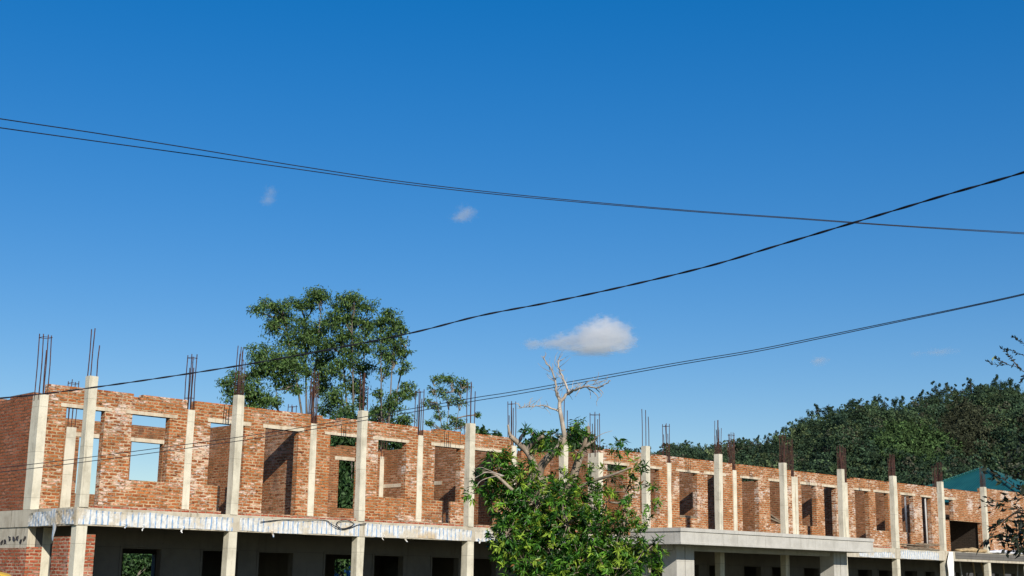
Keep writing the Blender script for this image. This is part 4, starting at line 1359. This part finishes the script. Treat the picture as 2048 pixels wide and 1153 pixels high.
for p in extra:
    for i in range(3, len(p)):
        for _ in range(16):
            Ps.append(p[i] + rng.normal(0, .07, 3)); Ds.append(norm(rng.normal(0, .7, 3) + np.array((0, 0, -.3)))); Ls.append(rng.uniform(.04, .09))
for (u, v, r, k) in ((2040, 1066, 22, 55), (2044, 1092, 20, 45), (2050, 1040, 20, 35), (2012, 1080, 14, 14), (2046, 968, 12, 10), (2052, 900, 34, 18), (2055, 930, 26, 14)):
    for _ in range(k):
        q = at(u + rng.normal(0, r * .5), v + rng.normal(0, r * .45), ND + rng.normal(0, .15)); Ps.append(q); Ds.append(norm(rng.normal(0, .8, 3) + np.array((-.3, .3, -.3)))); Ls.append(rng.uniform(.03, .065))
Ps, Ds, Ls = np.array(Ps), np.array(Ds), np.array(Ls)
col = pal(len(Ps), [(.008, .012, .008), (.014, .020, .010), (.025, .035, .014)], [4, 4, 1], .2)  # near-black tints: the shade on these leaves is put into their colour
V, F, tt = leaves(Ps, Ds, Ls, Ls * .42, col)
np_mesh('foliage', V, F, tt, 'shade_leaf', N)
q = at(1988, 715, ND)
V, F, tt = leaves(np.array([q, q, q + (0, 0, .006)]), np.array([(.8, -.6, -.35), (-.5, .3, -.9), (.3, -.3, -1)]), np.array([.03, .03, .022]), np.array([.02, .016, .014]), np.array([(.42, .44, .03)] * 3))
o = np_mesh('yellow_leaf', V, F, tt, 'leaf', N)

# ------------------------------------------------------------------ clouds
def cloud_mat(name, scale, dens, lo, hi, flat):
    m_ = bpy.data.materials.new(name); m_.use_nodes = True
    t = m_.node_tree
    for nd in list(t.nodes):
        if nd.type == 'BSDF_PRINCIPLED': t.nodes.remove(nd)
    out = t.nodes['Material Output']
    tc = t.nodes.new('ShaderNodeTexCoord')
    nz = t.nodes.new('ShaderNodeTexNoise'); nz.inputs['Scale'].default_value = scale; nz.inputs['Detail'].default_value = 10; nz.inputs['Roughness'].default_value = .66
    t.links.new(tc.outputs['Object'], nz.inputs['Vector'])
    at_ = t.nodes.new('ShaderNodeVectorMath'); at_.operation = 'LENGTH'
    t.links.new(tc.outputs['Object'], at_.inputs[0])
    a = t.nodes.new('ShaderNodeMath'); a.operation = 'MULTIPLY_ADD'           # noise - falloff
    t.links.new(at_.outputs['Value'], a.inputs[0]); a.inputs[1].default_value = -1.0
    b = t.nodes.new('ShaderNodeMath'); b.operation = 'MULTIPLY_ADD'; b.inputs[1].default_value = flat; b.inputs[2].default_value = 1.0 - flat * .5
    t.links.new(nz.outputs['Fac'], b.inputs[0]); t.links.new(b.outputs[0], a.inputs[2])
    r = t.nodes.new('ShaderNodeMapRange'); r.interpolation_type = 'SMOOTHSTEP'
    t.links.new(a.outputs[0], r.inputs['Value'])
    r.inputs['From Min'].default_value = lo; r.inputs['From Max'].default_value = hi; r.inputs['To Min'].default_value = 0; r.inputs['To Max'].default_value = dens
    pv = t.nodes.new('ShaderNodeVolumePrincipled')
    pv.inputs['Color'].default_value = (1, 1, 1, 1); pv.inputs['Anisotropy'].default_value = .2
    t.links.new(r.outputs[0], pv.inputs['Density'])
    t.links.new(pv.outputs[0], out.inputs['Volume'])
    return m_


import bmesh
CD = 2600.0
kpx = CD / 2678.3


def cloud(blobs, label, dens, scale, lo, hi, flat, rate=1.0):
    """blobs: (u, v, ru, rv) puffs; one object: an Empty, each puff a part"""
    c = np.mean([at(b[0], b[1], CD) for b in blobs], 0)
    e = empty('cloud', c, label, 'cloud', kind='thing')
    for i, (u, v, ru, rv) in enumerate(blobs):
        p = at(u, v, CD + rng.uniform(-.3, .3) * ru * kpx)
        bm = bmesh.new(); bmesh.ops.create_icosphere(bm, subdivisions=3, radius=1.0)
        me = bpy.data.meshes.new('puff'); bm.to_mesh(me); bm.free()
        o = bpy.data.objects.new('puff', me); C.objects.link(o); o.parent = e
        o.location = tuple(p - c); o.scale = (ru * kpx, ru * kpx, rv * kpx); o.rotation_euler = (0, 0, -YAW)
        me.materials.append(cloud_mat('cloud_vapour', scale, dens, lo, hi, flat))
    return e


cloud([(1200, 674, 78, 34), (1225, 664, 52, 38), (1205, 650, 42, 26), (1180, 668, 46, 30), (1135, 684, 52, 24), (1248, 684, 38, 28), (1066, 689, 28, 15), (1100, 688, 34, 14), (1190, 697, 86, 17)], 'white cumulus cloud with a flat grey base, largest in the sky, above the dead branches', .024, 2.6, .20, .62, 2.0)
cloud([(932, 427, 34, 26), (918, 436, 30, 14)], 'small faint white cloud puff just below the upper wires', .024, 2.6, .26, 1.0, 2.0)
cloud([(540, 388, 22, 30), (534, 402, 26, 14)], 'faint upright wisp of cloud at the left, below the upper wires', .017, 2.4, .26, 1.0, 2.0)
cloud([(1638, 722, 28, 15)], 'tiny white cloud puff low over the hill left of the crest', .026, 2.2, .26, 1.0, 2.0)
cloud([(1832, 708, 20, 12), (1880, 704, 52, 10)], 'thin pale streak of cloud over the hill near the right edge', .010, 2.4, .26, 1.0, 2.0)
